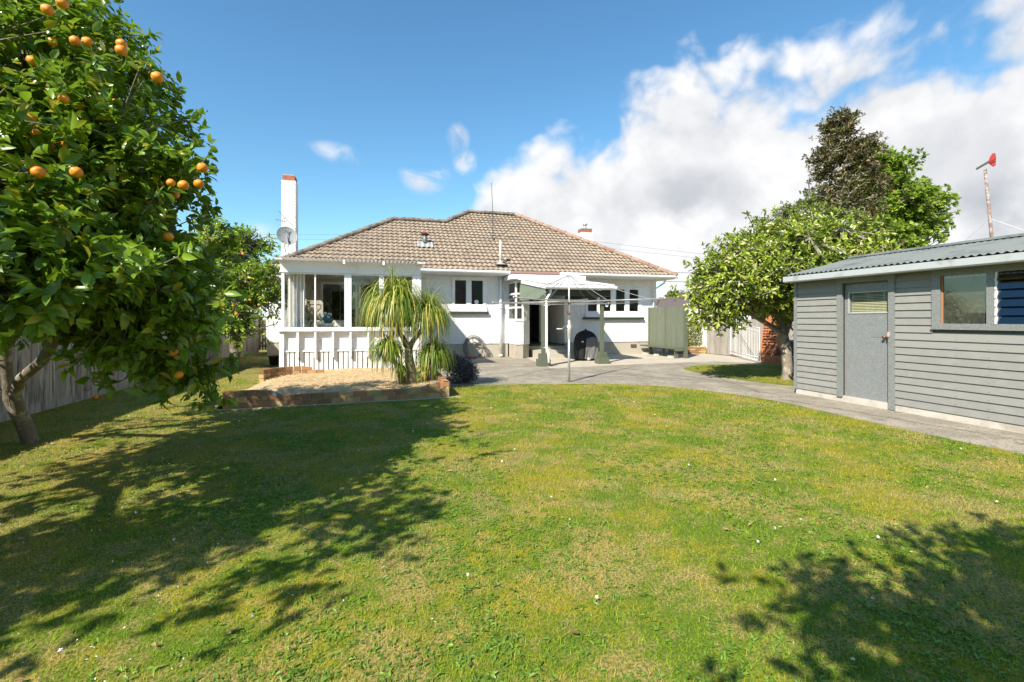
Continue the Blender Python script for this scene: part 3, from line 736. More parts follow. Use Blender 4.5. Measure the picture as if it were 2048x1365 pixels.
# flue, vent pipe, mast
c = roofpt(850, 489)
mb = MB(); mb.tube([c + Vector((0, 0, -.1)), c + Vector((0, 0, .42))], .10, 14); fl = mb.build('flue', M('flue_grey', (0.13, 0.145, 0.15), 0.5, metal=.3), house)
mb = MB(); mb.lathe([(.17, .44), (.16, .40), (.05, .52), (0, .53)], c, 16); mb.lathe([(.17, .44), (.0, .43)], c, 16); mb.build('rain_cap', M('cap_red', (0.20, 0.04, 0.03), 0.6), fl)
mb = MB(); f0 = roofpt(850, 498); f1 = roofpt(850, 487)
mb.grid(lambda u, v: (c.x - .33 + .64 * u, f0.y + (f1.y - f0.y) * v, rz(f0.y + (f1.y - f0.y) * v) + .075 + .018 * math.sin(u * 20)), 40, 4)
mb.build('flashing', M('flashing_lead', (0.45, 0.45, 0.43), 0.5, metal=.3, var=((0.45, 0.20, 0.10), 6, 0.55, 0.7)), fl)
c = roofpt(1001, 531)
mb = MB(); mb.tube([c + Vector((0, 0, -.1)), c + Vector((0, 0, .98))], .052, 12); vp = mb.build('vent_pipe', M('pale_green_pipe', (0.42, 0.47, 0.36), 0.6), house)
mb = MB(); mb.lathe([(.30, .05), (.17, .10), (.07, .16), (.055, .24)], c + Vector((0, 0, -.04)), 18); mb.build('flashing', MATS['flashing_lead'], vp)
c = roofpt(986, 480)
mb = MB(); mb.tube([c, c + Vector((-.02, 0, 1.4)), P(983, 366, D=(c.y / CY))], [.018, .015, .012], 6); mb.lathe([(.10, .02), (.03, .06), (0, .07)], c, 10); mb.build('aerial_mast', M('mast_dark', (0.06, 0.06, 0.06), 0.6), house)

# downpipes
def pipe(pts, r=.045, name='downpipe', mat=white, collars=()):
    mb = MB(); mb.tube(pts, r, 12)
    for z in collars: p = Vector(pts[1]); mb.tube([(p.x, p.y, z - .03), (p.x, p.y, z + .03)], r * 1.35, 12)
    return mb.build(name, mat, house)
xd = P(1001.5, 650, Y=18.9).x
pipe([(xd, 18.9, 3.34), (xd, 18.9, 2.4), (xd, 18.9, .04)], .062, collars=(2.02, 2.12, .07))
xd = P(1308, 600, Y=18.9).x
pipe([(xd + .22, 18.3, 3.33), (xd + .2, 18.4, 3.14), (xd, 18.92, 2.86), (xd, 18.92, .04)], .045)
# flat canopy over the recess, porch roof, posts
mb = MB(); a, b = P(1024, 555, Y=17.6).x, P(1172, 555, Y=17.6).x
mb.box((a, 17.62, 3.10), (b, 18.98, 3.27)); mb.box((a + .25, 17.5, 3.06), (b - .18, 17.62, 3.19)); mb.build('canopy', white, house)
p0, p1_ = P(1089, 575, Y=14.85).x, P(1229, 575, Y=14.85).x
corr = M('corrugated_white', (0.58, 0.58, 0.56), 0.5, var=((0.6, 0.59, 0.55), 5, .5, .8))
mb = MB(); mb.smooth = True
mb.grid(lambda u, v: (p0 + (p1_ - p0) * u, 14.80 + 3.0 * v, 2.72 + .40 * v + .012 * math.sin(u * (p1_ - p0) / .076 * 6.283)), 330, 4); mb.smooth = False
pr = mb.build('porch_roof', corr, house)
mb = MB(); mb.box((p0, 14.79, 2.54), (p1_, 14.83, 2.70)); gutter(mb, (p0 - .01, 14.79, 2.62), (p1_ + .01, 14.79, 2.62))
for x in (p0, p1_ - .03): mb.hexa([(x, 14.84, 2.56), (x + .03, 14.84, 2.56), (x + .03, 17.6, 2.93), (x, 17.6, 2.93), (x, 14.84, 2.70), (x + .03, 14.84, 2.70), (x + .03, 17.6, 3.07), (x, 17.6, 3.07)])
mb.build('fascia', white, pr)
mb = MB(); mb.box((p0 + .12, 14.95, 2.34), (p1_ - .1, 15.07, 2.53)); mb.box((p1_ - .22, 15.08, 2.34), (p1_ - .1, 18.98, 2.52))
for y in (15.8, 16.7): mb.box((p0 + .15, y, 2.52), (p1_ - .25, y + .06, 2.60))
mb.build('beam', greend, pr)
mb = MB(); xg = p0 + .02
mb.prism([(xg + .02, 14.9, 2.28), (xg + .02, 17.9, 2.28), (xg + .02, 17.9, 3.0), (xg + .02, 14.9, 2.58)], (.03, 0, 0)); mb.build('side_panel', M('panel_green', (0.19, 0.235, 0.16), 0.7), pr)
for (bx, by, top) in ((1089, 733, 2.50), (1207, 728, 2.50)):
    c = P(bx, by, Z=.015)
    c = Vector((c.x, c.y + .12, 0))
    mb = MB(); mb.box((c.x - .055, c.y - .055, .42), (c.x + .055, c.y + .055, 2.34)); po = mb.build('porch_post', greenp, house)
    mb = MB(); mb.box((c.x - .19, c.y - .19, .0), (c.x + .19, c.y + .19, .235)); mb.box((c.x - .135, c.y - .135, .235), (c.x + .135, c.y + .135, .42)); mb.build('post_base', greenp, po)
    if bx < 1100:
        mb = MB(); x_ = c.x + .085; y_ = c.y - .08
        mb.tube([(x_ + .17, 14.86, 2.56), (x_ + .16, 14.88, 2.42), (x_, y_, 2.22), (x_, y_, .62), (x_ + .03, y_ - .1, .48), (x_ + .03, y_ - .14, .12)], .042, 12)
        mb.tube([(x_ - .1, y_, 2.0), (x_ + .1, y_, 2.0)], .012, 6); mb.tube([(x_ - .1, y_, .62), (x_ + .1, y_, .62)], .012, 6)
        mb.build('downpipe', white, house)

# ------------------------------------------------------------------ sunroom
sz0, szs, szt, szr = .12, P(700, 661, Y=SYF).z, P(700, 546, Y=SYF).z, 3.20
def sx(px): return P(px, 640, Y=SYF).x
corrclear, t_, o_ = newmat('sunroom_roof_sheet')
d_ = N(t_, 'ShaderNodeBsdfDiffuse'); d_.inputs[0].default_value = (.30, .27, .22, 1); tl_ = N(t_, 'ShaderNodeBsdfTranslucent'); tl_.inputs[0].default_value = (.85, .80, .70, 1)
m_ = N(t_, 'ShaderNodeMixShader', ins={0: .22}); t_.links.new(d_.outputs[0], m_.inputs[1]); t_.links.new(tl_.outputs[0], m_.inputs[2]); t_.links.new(m_.outputs[0], o_.inputs[0])
mb = MB(); mb.smooth = True
mb.grid(lambda u, v: (SL - .10 + (SR - SL + .25) * u, 14.08 + 4.9 * v, szr + .035 + .02 * v + .016 * math.sin(u * (SR - SL + .25) / .11 * 6.283)), 420, 2); mb.smooth = False
srf = mb.build('sunroom_roof', corrclear, house)
mb = MB()
for y in (15.6, 16.7, 17.8): mb.box((SL + .04, y, szr - .10), (SR - .04, y + .05, szr - .0))
for px in (690, 767):
    mb.box((sx(px) - .03, 14.10, szr - .10), (sx(px) + .03, 14.46, szr + .01))
mb.box((SL - .06, 14.10, szr - .03), (SL + .12, 14.46, szr + .012)); mb.box((SR - .12, 14.10, szr - .03), (SR + .1, 14.46, szr + .012))
mb.build('rafters', white, srf)
mb = MB()
mb.box((SL, SYF - .04, szt + .02), (SR, SYF + .04, szr - .001)); mb.box((SL - .02, SYF - .06, szt - .03), (SR + .02, SYF + .05, szt + .02))
mb.box((SR - .04, SYF + .041, szt + .02), (SR, 18.98, szr - .001)); mb.box((SL, SYF + .041, szt + .02), (SL + .04, 18.98, szr - .001))
mb.build('sunroom_fascia', white, house)
mb = MB()
zs, zt_ = szs + .03, szt - .035
for a, b in ((563.5, 569), (689, 695), (697, 703), (758, 768), (824, 842)):
    mb.box((sx(a), SYF - .04, zs), (sx(b), SYF + .04, zt_))
mb.box((sx(629), SYF - .03, zs), (sx(632), SYF + .02, zt_)); mb.box((sx(695), SYF - .02, zs), (sx(697), SYF + .02, zt_))
for a, b in ((569, 689), (703, 758), (768, 824)):
    mb.box((sx(a), SYF - .025, zs), (sx(b), SYF + .025, zs + .06)); mb.box((sx(a), SYF - .025, zt_ - .03), (sx(b), SYF + .025, zt_))
for y in (15.8, 17.2, 18.9): mb.box((SL, y, szs + .03), (SL + .06, y + .06, zt_))
sfr = mb.build('sunroom_window_frame', M('window_frame_white', (0.74, 0.76, 0.78), 0.4), house)
for a, b in ((569, 629), (632, 689), (703, 758), (768, 824)):
    mb = MB(); mb.box((sx(a), SYF - .004, zs + .06), (sx(b), SYF + .002, zt_ - .03)); mb.build('pane', glass, sfr)
mb = MB(); mb.box((SL + .02, SYF + .06, zs), (SL + .026, 18.9, zt_)); mb.build('pane', glass, sfr)
mb = MB(); mb.box((SL - .05, SYF - .15, szs - .02), (SR + .05, SYF + .06, szs + .029)); mb.build('sunroom_sill', white, house)
# panelled apron with battens and slats
mb = MB(); zp0 = P(700, 701, Y=SYF).z; zb_ = P(700, 714, Y=SYF).z
mb.box((SL, SYF, zp0), (SR, SYF + .04, szs - .021)); mb.box((SL + .02, SYF - .05, zp0 - .02), (SR - .02, SYF - .001, zp0 + .02))
mb.box((SL - .02, SYF - .09, sz0), (SL + .10, SYF - .001, szs - .021)); mb.box((SR - .1, SYF - .09, sz0), (SR + .02, SYF - .001, szs - .021))
mb.box((SL + .15, SYF - .03, szs - .07), (SR - .1, SYF - .001, szs - .022))
mb.box((SR - .04, SYF + .041, sz0), (SR, 18.98, szt + .019)); mb.box((SL, SYF + .041, zp0), (SL + .04, 22.2, szs + .0))
mb.build('sunroom_apron', white, house)
for i in range(7):
    x0 = sx(594.5 + 35 * i); mb = MB(); mb.box((x0, SYF - .13, zb_), (x0 + .055, SYF - .002, szs - .022)); mb.build('batten', white, house)
mb = MB(); px = 571.0
while px < 838:
    mb.box((sx(px), SYF - .02, sz0), (sx(px + 7.6), SYF - .0005, zp0 - .021)); px += 9.72
mb.build('slats', white, house)
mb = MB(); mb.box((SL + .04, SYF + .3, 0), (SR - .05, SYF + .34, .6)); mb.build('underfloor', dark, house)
mb = MB(); mb.box((SL + .04, SYF + .05, .60), (SR - .04, 18.98, .66)); mb.build('sunroom_floor', M('sunroom_boards', (0.34, 0.25, 0.16), 0.5), house)
mb = MB(); sdx0, sdx1 = P(641, 600, Y=18.9).x, P(789, 600, Y=18.9).x; sdz = P(700, 565, Y=18.9).z
mb.box((SL + .04, 18.93, .66), (sdx0, 18.985, 3.04)); mb.box((sdx1, 18.93, .66), (SR - .04, 18.985, 3.04)); mb.box((sdx0, 18.93, sdz), (sdx1, 18.985, 3.04)); mb.build('sunroom_inner_wall', beige, house)
mb = MB(); mb.frame('Y', 18.88, .05, sdx0, sdx1, .66, sdz, .09)
for a, b in ((711, 715), (717, 721.5)): mb.box((P(a, 600, Y=18.9).x, 18.86, .75), (P(b, 600, Y=18.9).x, 18.93, sdz - .09))
sd = mb.build('sliding_door', alum, house)
mb = MB(); mb.box((sdx0 + .09, 18.90, .75), (P(711, 600, Y=18.9).x, 18.906, sdz - .09)); mb.build('pane', glassmat('door_glass', tint=(.45, .5, .47), base=.10), sd)
mb = MB(); c = P(718.5, 623, Y=18.85); mb.box((c.x - .02, 18.83, c.z - .12), (c.x + .02, 18.859, c.z + .12)); mb.build('handle', dark, sd)
mb = MB(); mb.box((sdx0, 18.99, .66), (sdx1, 18.998, sdz)); mb.build('room_shade_panel', M('room_dim', (0.05, 0.045, 0.04), 0.9), house)  # dark panel painted as the unlit room; the wall behind has no opening
# ------------------------------------------------------------------ things in the sunroom
sheer = M('sheer_curtain', (0.86, 0.85, 0.84), 0.9)
q = curtain('curtain', sx(571), sx(606), 14.85, 1.0, 3.02, sheer, None, amp=.05, k=5, label='white sheer curtain hanging inside the left sunroom window', cat='curtain')
mb = MB(); tx0, tx1, ty = P(628, 650, Y=15.5).x, P(682, 650, Y=15.5).x, 15.5
tz = P(655, 647, Y=15.5).z
tb = thing('side_table', ((tx0 + tx1) / 2, ty + .2, .66), 'long white side table inside the sunroom, below the heart ornament', 'table')
mb.box((tx0, ty, tz - .04), (tx1, ty + .4, tz)); mb.build('table_top', white, tb)
for x in (tx0 + .002, tx1 - .052):
    for y in (ty + .002, ty + .348):
        mb = MB(); mb.box((x, y, .66), (x + .05, y + .05, tz - .041)); mb.build('leg', white, tb)
fab = M('pale_fabric', (0.55, 0.54, 0.52), 0.95, bump=(60, .3, .004))
a, b = P(606, 645, Y=16.6), P(690, 645, Y=16.6)
sf = thing('sofa', ((a.x + b.x) / 2, 17.0, .66), 'pale grey sofa in the sunroom behind the white table', 'sofa')
mb = MB(); mb.box((a.x, 16.6, .70), (b.x, 17.4, 1.08)); mb.build('seat', fab, sf)
mb = MB(); mb.box((a.x, 17.401, .70), (b.x, 17.6, 1.52)); mb.build('backrest', fab, sf)
for x in (a.x - .16, b.x): mb = MB(); mb.box((x, 16.6, .66), (x + .16, 17.6, 1.3)); mb.build('armrest', fab, sf)
for i in range(3):
    x = a.x + (b.x - a.x) * (i + .5) / 3; mb = MB(); ico(mb, (x, 17.2, 1.3), .2, 2, .2, (1.1, .45, 1)); mb.build('cushion', fab, sf)
c = P(631, 618, Y=15.3); r = .155
hp = []
for i in range(41):
    t_ = i / 40 * 2 * math.pi; hp.append((c.x + r * math.sin(t_) ** 3, 15.3, c.z + r * (.81 * math.cos(t_) - .31 * math.cos(2 * t_) - .125 * math.cos(3 * t_) - .06 * math.cos(4 * t_)) + .02))
mb = MB(); mb.tube(hp, .016, 8); ho = mb.build('heart_ornament', M('pale_wood', (0.66, 0.47, 0.33), 0.7), None, 'pale wooden heart outline standing in the left sunroom window', 'ornament')
mb = MB(); mb.tube([(c.x, 15.3, c.z - .15), (c.x, 15.3, tz + .03)], .01, 6); mb.lathe([(0, .03), (.09, .03), (.09, 0), (0, 0)], (c.x, 15.3, tz + .005), 16)
mb.build('stand', MATS['pale_wood'], ho)
c = P(655, 637, Y=15.6)
mb = MB(); mb.lathe([(0, 0), (.11, 0), (.17, .10), (.16, .16), (.14, .16), (0, .1)], (c.x, 15.7, tz + .002), 20); bw = mb.build('bowl', M('teal_glaze', (0.03, 0.16, 0.18), 0.25), None, 'teal bowl of blue and white flowers on the sunroom table', 'bowl')
mb = MB(); rg = random.Random(3)
for i in range(9): ico(mb, (c.x + rg.uniform(-.16, .13), 15.7 + rg.uniform(-.07, .07), tz + .18 + rg.uniform(0, .13)), rg.uniform(.04, .06), 1, .3, seed=i)
mb.build('flowers', M('blue_white_flowers', (0.62, 0.72, 0.76), 0.8, var=((0.08, 0.28, 0.42), 14, .5, .6)), bw)

# ------------------------------------------------------------------ numpy foliage
def unit(a): return a / np.maximum(np.linalg.norm(a, axis=-1, keepdims=True), 1e-9)
def leaf_arrays(base, dirn, nrm, L, W, fold=.18, curl=.25, simple=False):
    """one leaf per row; 8-vertex blades or 4-vertex ones"""
    d = unit(dirn); n = unit(nrm - d * np.sum(nrm * d, axis=1, keepdims=True)); s = np.cross(d, n)
    L = L[:, None]; W = W[:, None]
    if simple:
        V = np.stack([base, base + d * L * .5 + s * W * .5, base + d * L - n * L * curl * .5, base + d * L * .5 - s * W * .5], axis=1)
        k = np.arange(len(base))[:, None] * 4
        F = [np.concatenate([k + np.array([[0, 1, 2]]), k + np.array([[0, 2, 3]])])]
        return V.reshape(-1, 3), F, 4
    f = W * fold
    V = np.stack([base,
                  base + d * L * .30 + s * W * .42 + n * f, base + d * L * .30, base + d * L * .30 - s * W * .42 + n * f,
                  base + d * L * .68 + s * W * .40 + n * (f - L * curl * .25), base + d * L * .68 - n * L * curl * .25, base + d * L * .68 - s * W * .40 + n * (f - L * curl * .25),
                  base + d * L - n * L * curl * .7], axis=1)
    k = np.arange(len(base))[:, None] * 8
    F3 = np.concatenate([k + np.array([[0, 1, 2]]), k + np.array([[0, 2, 3]]), k + np.array([[4, 7, 5]]), k + np.array([[5, 7, 6]])])
    F4 = np.concatenate([k + np.array([[1, 4, 5, 2]]), k + np.array([[2, 5, 6, 3]])])
    return V.reshape(-1, 3), [F3, F4], 8
class Skel:
    def __init__(s): s.p = []; s.par = []; s.cnt = []
    def node(s, p, par): s.p.append(np.array(p, float)); s.par.append(par); return len(s.p) - 1
    def path(s, pts, par=-1):
        for q in pts: par = s.node(q, par)
        return par
def grow(sk, targets, rg, seg=.3, wob=.08, minidx=0, sag=.0):
    order = sorted(range(len(targets)), key=lambda i: np.linalg.norm(targets[i] - sk.p[minidx]))
    for i in order:
        tgt = targets[i]; arr = np.array(sk.p[minidx:]); dd = np.linalg.norm(arr - tgt, axis=1)
        pen = dd + .25 * np.maximum(0, arr[:, 2] - tgt[2])
        j = int(np.argmin(pen)); par = j + minidx; d = dd[j]; n = max(1, int(d / seg)); a = sk.p[par].copy()
        for k in range(1, n + 1):
            f = k / n; q = a + (tgt - a) * f
            if k < n: q = q + rg.normal(0, wob * min(1, d), 3) * .5 + np.array([0, 0, .12 * d * math.sin(math.pi * f)])
            par = sk.node(q, par)
def skel_mesh(sk, r0, tip, power=.45, n=7, base_flare=1.6):
    m = len(sk.p); cnt = np.zeros(m)
    ch = np.zeros(m)
    for i in range(m - 1, -1, -1):
        cnt[i] = max(cnt[i], 1)
        if sk.par[i] >= 0: cnt[sk.par[i]] += cnt[i]
    mx = cnt.max(); rad = tip + (r0 - tip) * (cnt / mx) ** power
    P0 = []; P1 = []; R0 = []; R1 = []
    for i in range(m):
        if sk.par[i] < 0: continue
        P0.append(sk.p[sk.par[i]]); P1.append(sk.p[i]); R1.append(rad[i]); R0.append(min(rad[sk.par[i]], rad[i] * 1.35 + .004))
    P0, P1, R0, R1 = map(np.array, (P0, P1, R0, R1))
    d = unit(P1 - P0); ref = np.where(np.abs(d[:, 2:3]) > .9, np.array([[1., 0, 0]]), np.array([[0, 0, 1.]]))
    u = unit(np.cross(d, ref)); v = np.cross(u, d)
    ang = np.arange(n) / n * 2 * np.pi
    c, s = np.cos(ang)[None, :, None], np.sin(ang)[None, :, None]
    ring = u[:, None] * c + v[:, None] * s
    V = np.concatenate([P0[:, None] + ring * R0[:, None, None], (P1 + d * R1[:, None] * .3)[:, None] + ring * R1[:, None, None]], axis=1).reshape(-1, 3)
    k = np.arange(len(P0))[:, None] * 2 * n; j = np.arange(n)
    F = np.concatenate([k + np.array([[a, (a + 1) % n, n + (a + 1) % n, n + a]]) for a in j])
    return V, [F]
def sample_blobs(blobs, n, rg, shell=.35, lump=.16):
    vol = np.array([b[3] * b[4] * b[5] * (b[6] if len(b) > 6 else 1) for b in blobs]); blobs = [b[:6] for b in blobs]; ids = rg.choice(len(blobs), n, p=vol / vol.sum())
    B = np.array(blobs)[ids]; d = unit(rg.normal(size=(n, 3))); r = rg.random(n) ** shell
    k = 1 + lump * np.sin(d[:, 0] * 5 + ids) * np.sin(d[:, 1] * 6 + ids * 2) * np.cos(d[:, 2] * 5 + ids)
    return B[:, :3] + d * B[:, 3:6] * (r * k)[:, None], d, ids
def foliage(blobs, rg, clumps, twigs, per, L, W, sigma=.2, shell=.35, up=.45, droop=.1, simple=False, keep=None, tw=.16, fold=.18, curl=.25, flat=.5):
    cc, cdir, ids = sample_blobs(blobs, clumps, rg, shell)
    if keep is not None: k = keep(cc); cc, cdir = cc[k], cdir[k]
    idx = rg.integers(0, len(cc), twigs)
    tp = cc[idx] + rg.normal(0, 1, (twigs, 3)) * sigma * np.array([1, 1, .75])
    td = unit(cdir[idx] * .8 + rg.normal(0, .55, (twigs, 3)) + np.array([0, 0, up]))
    n = twigs * per; ti = np.repeat(np.arange(twigs), per)
    f = rg.random(n); base = tp[ti] + td[ti] * (f * tw)[:, None]
    side = unit(np.cross(td[ti], rg.normal(size=(n, 3))))
    ld_ = unit(td[ti] * (.35 + .5 * f)[:, None] + side * .8 + np.array([0, 0, -droop]))
    nr = unit(np.array([0, 0, 1.]) * flat + rg.normal(0, .5, (n, 3)) + td[ti] * .5)
    LL = L * rg.uniform(.42, 1.22, n); WW = W * LL / L * rg.uniform(.85, 1.15, n)
    V, F, k = leaf_arrays(base, ld_, nr, LL, WW, simple=simple, fold=fold, curl=curl)
    tone = np.clip(.5 * rg.random(len(cc))[idx][ti] + .5 * rg.random(n) * .9 + .25 * f - .05, 0, 1)
    lc = np.repeat(np.stack([tone, rg.random(n), np.zeros(n)], axis=1), k, axis=0)
    return V, F, lc, cc, tp, td
bark = M('citrus_bark', (0.15, 0.12, 0.085), 0.95, coords='World', var=((0.30, 0.29, 0.22), 7, .5, .66), bump=(30, .8, .015), var2=((0.10, 0.12, 0.04), 4, .6, .75))
bark2 = M('pale_bark', (0.22, 0.19, 0.15), 0.95, coords='World', var=((0.40, 0.38, 0.30), 8, .5, .62), bump=(30, .8, .015))
barkd = M('dark_bark', (0.20, 0.16, 0.13), 0.95, coords='World', bump=(20, .8, .03))
citrus = leafmat('citrus_leaf', (0.030, 0.085, 0.008), (0.25, 0.40, 0.03), yellow=(0.42, 0.36, 0.03), rough=.30, trans=.36)
citrusb = leafmat('citrus_leaf_pale', (0.06, 0.14, 0.012), (0.30, 0.44, 0.035), yellow=(0.55, 0.45, 0.05), rough=.35, trans=.30)
lemon = leafmat('lemon_leaf', (0.07, 0.13, 0.012), (0.38, 0.45, 0.045), yellow=(0.60, 0.52, 0.24), rough=.35, trans=.25)
maple = leafmat('maple_leaf', (0.11, 0.19, 0.025), (0.38, 0.50, 0.07), rough=.5, trans=.42)
totara = leafmat('olive_bronze_leaf', (0.05, 0.042, 0.018), (0.19, 0.155, 0.06), yellow=(0.30, 0.19, 0.09), rough=.5, trans=.15)
broad = leafmat('broadleaf_green', (0.07, 0.10, 0.016), (0.24, 0.28, 0.05), yellow=(0.2, 0.2, 0.05), rough=.5, trans=.3)
orangem = M('orange_peel', (0.72, 0.20, 0.006), 0.42, bump=(160, .5, .004), var=((0.76, 0.30, 0.015), 3, .4, .7))
petal = M('white_petal', (0.80, 0.79, 0.70), 0.7)
def star(c, r, rg, V, F):
    """five-petalled flower as real petals"""
    n_ = unit(rg.normal(size=3) + np.array([0, -.4, .5])); u = unit(np.cross(n_, rg.normal(size=3))); v = np.cross(n_, u)
    for k in range(5):
        a = k * 2 * math.pi / 5; d = u * math.cos(a) + v * math.sin(a); s_ = np.cross(n_, d); b = len(V)
        V += [c, c + d * r * .55 + s_ * r * .26 + n_ * r * .2, c + d * r + n_ * r * .15, c + d * r * .55 - s_ * r * .26 + n_ * r * .2]; F.append((b, b + 1, b + 2, b + 3))
def make_tree(name, label, cat, base, trunk_paths, blobs, leafm, barkm, rg, clumps, twigs, per, L, W, r0=.12, tip=.006, limbs=60, fruit=0, flowers=0, fruit_r=.04, group=None, keep=None, fruit_at=(), power=.45, seg=.3, wob=.12, twigtube=.35, fl=1.0, flmat=None, **kw):
    root = thing(name, base, label, cat, group)
    sk = Skel(); ends = []
    root_i = sk.node(np.array(base) + np.array([0, 0, -.1]), -1); names = {}
    for tp_ in trunk_paths:
        par = root_i
        if tp_[0] == 'from': par = names[tp_[1]]; tp_ = tp_[2:]
        for q in tp_:
            par = sk.node(np.array(q, float), par)
            names[tuple(np.round(np.array(q, float), 3))] = par
    V, F, lc, cc, tp, td = foliage(blobs, rg, clumps, twigs, per, L, W, keep=keep, **kw)
    tg = [cc[i] for i in rg.choice(len(cc), min(limbs, len(cc)), replace=False)]
    grow(sk, tg, rg, seg=seg, wob=wob, minidx=min(3, len(sk.p) - 1))
    m0 = len(sk.p)
    if twigtube:
        sub = rg.choice(len(tp), int(len(tp) * twigtube), replace=False); arr = np.array(sk.p)
        for i in sub:
            d = np.linalg.norm(arr - tp[i], axis=1); j = int(np.argmin(d)); a = sk.p[j]
            k = sk.node((a + tp[i]) / 2 + np.array([0, 0, .04]), j); sk.node(tp[i] + td[i] * .08, k)
    Vb, Fb = skel_mesh(sk, r0, tip, power)
    # root flare
    npmesh('trunk', Vb, Fb, barkm, root, smooth=True)
    npmesh('crown', V, F, leafm, root, lc)
    if flowers:
        fi = rg.choice(len(tp), flowers, replace=flowers > len(tp)); FV = []; FF = []
        for i in fi:
            c = tp[i] + td[i] * .14 + rg.normal(0, .03, 3)
            for _ in range(3): star(c + rg.normal(0, .025, 3), rg.uniform(.014, .024) * fl, rg, FV, FF)
        npmesh('blossom', np.array(FV), [np.array(FF)], petal, root)
    fr = MB(); ico(fr, (0, 0, 0), fruit_r, 3, .10)
    fi = list(rg.choice(len(tp), fruit, replace=False)) if fruit else []
    pos = [Vector(tp[i] - td[i] * .02 + np.array([0, 0, -.08])) for i in fi] + [Vector(p) for p in fruit_at]
    me = None
    for i, p in enumerate(pos):
        if me is None: o = fr.build('orange', orangem, root, loc=None); me = o.data; 
        else: o = bpy.data.objects.new('orange', me); COL.objects.link(o); o.parent = root
        if i == 0:
            for v_ in me.vertices: v_.co = v_.co + Vector(base)
        o.location = p - Vector(base); s_ = rg.uniform(.74, 1.04); o.scale = (s_, s_, s_ * rg.uniform(.9, 1.0)); o.rotation_euler = (rg.uniform(-.4, .4), rg.uniform(-.4, .4), 0)
    return root
def Cb(x, d, z, rx, ry, rz_, w=1): p = C2W(x, d); return (p.x, p.y, z, rx, ry, rz_, w)
def Pd(px, py, D): p = P(px, py, D=D); return np.array((p.x, p.y, p.z))
def rng(s): return np.random.default_rng(s)

# near orange tree (left)
base = P(60, 886, Z=0)
def in_view_gap(cc):
    """keep the airy gap under the crown where trunk and fence show"""
    cx = cc[:, 0] * CY - cc[:, 1] * SY; d = cc[:, 0] * SY + cc[:, 1] * CY
    px = 1024 + FPX * cx / d; py = HOR - FPX * (cc[:, 2] - CAMZ) / d
    lim = np.interp(py, [-100, 0, 60, 130, 190, 250, 320, 400, 450, 560, 680, 770, 800], [140, 178, 245, 315, 360, 392, 430, 410, 395, 420, 448, 425, 380]) - 36
    return ~((px > -300) & (px < 225) & (py > 635) & (d > 0) & (d < 5.2)) & ~((px > -300) & (px < 225) & (py > 600) & (d >= 5.2)) & ((px < lim) | (d < 0)) & ((py < 775) | (px < 0))
A_T = [(P(60, 884, D=6.0), P(48, 850, D=5.95), P(38, 832, D=5.9)),
       ('from', tuple(np.round(np.array(P(38, 832, D=5.9)), 3)), P(18, 800, D=5.8), P(-30, 745, D=5.6), P(-120, 640, D=5.3), P(-180, 480, D=5.0)),
       ('from', tuple(np.round(np.array(P(38, 832, D=5.9)), 3)), P(30, 790, D=5.75), P(40, 760, D=5.6), P(85, 722, D=5.3), P(120, 660, D=5.1), P(170, 560, D=4.9)),
       ('from', tuple(np.round(np.array(P(18, 800, D=5.8)), 3)), P(10, 700, D=5.7), P(40, 620, D=5.5), P(60, 500, D=5.3), P(120, 380, D=5.1))]
blobsA = [Cb(-4.35, 4.35, 2.95, 1.55, 1.5, 1.45, 1.2), Cb(-5.0, 4.5, 3.9, 1.35, 1.5, 1.2), Cb(-5.9, 5.6, 3.2, 1.8, 1.8, 1.8, .45),
          Cb(-3.25, 3.45, 1.95, .80, .75, .55, 3), Cb(-3.9, 3.6, 2.2, .9, .9, .7, 2), Cb(-3.05, 4.2, 1.65, .62, .62, .72, 3.5), Cb(-2.95, 4.1, 1.32, .42, .42, .46, 4), Cb(-3.65, 4.5, 1.72, .75, .7, .6, 2),
          Cb(-3.3, 2.95, 1.9, .70, .4, .46, 5), Cb(-3.2, 4.3, 2.5, .75, .8, .7, 2.2), Cb(-2.9, 2.75, 1.78, .35, .28, .3, 5), Cb(-3.5, 3.0, 2.25, .5, .5, .35, 3)]
fruits = [P(x, y, D=d) for x, y, d in ((77, 345, 2.95), (153, 345, 2.95), (150, 82, 3.6), (175, 85, 3.6), (243, 88, 3.5), (243, 101, 3.5), (315, 155, 3.45), (367, 371, 3.5), (398, 368, 3.45), (405, 336, 3.7), (342, 366, 3.6), (320, 366, 3.9), (348, 705, 3.75), (358, 750, 3.8), (325, 693, 4.0), (322, 432, 4.0), (337, 474, 3.7), (60, 240, 3.4), (128, 198, 3.3), (160, 212, 3.6), (72, 268, 3.4), (100, 295, 3.4), (125, 292, 3.5), (185, 352, 3.6), (222, 375, 3.7), (95, 20, 3.4), (125, 6, 3.3), (105, 84, 3.7), (143, 390, 3.5), (235, 205, 3.8), (65, 122, 3.6), (318, 510, 3.9), (350, 390, 4.1), (240, 640, 4.2))]
treeA = make_tree('orange_tree', 'large orange tree full of fruit and white blossom by the left paling fence', 'orange tree', (base.x, base.y, 0), A_T, blobsA, citrus, bark, rng(11), 700, 7200, 12, .110, .052, r0=.085, power=.6, tip=.004, limbs=95, fruit=14, flowers=260, fruit_at=fruits, keep=in_view_gap, sigma=.13, shell=.42, droop=.25, group='orange trees along the left fence', curl=.3)

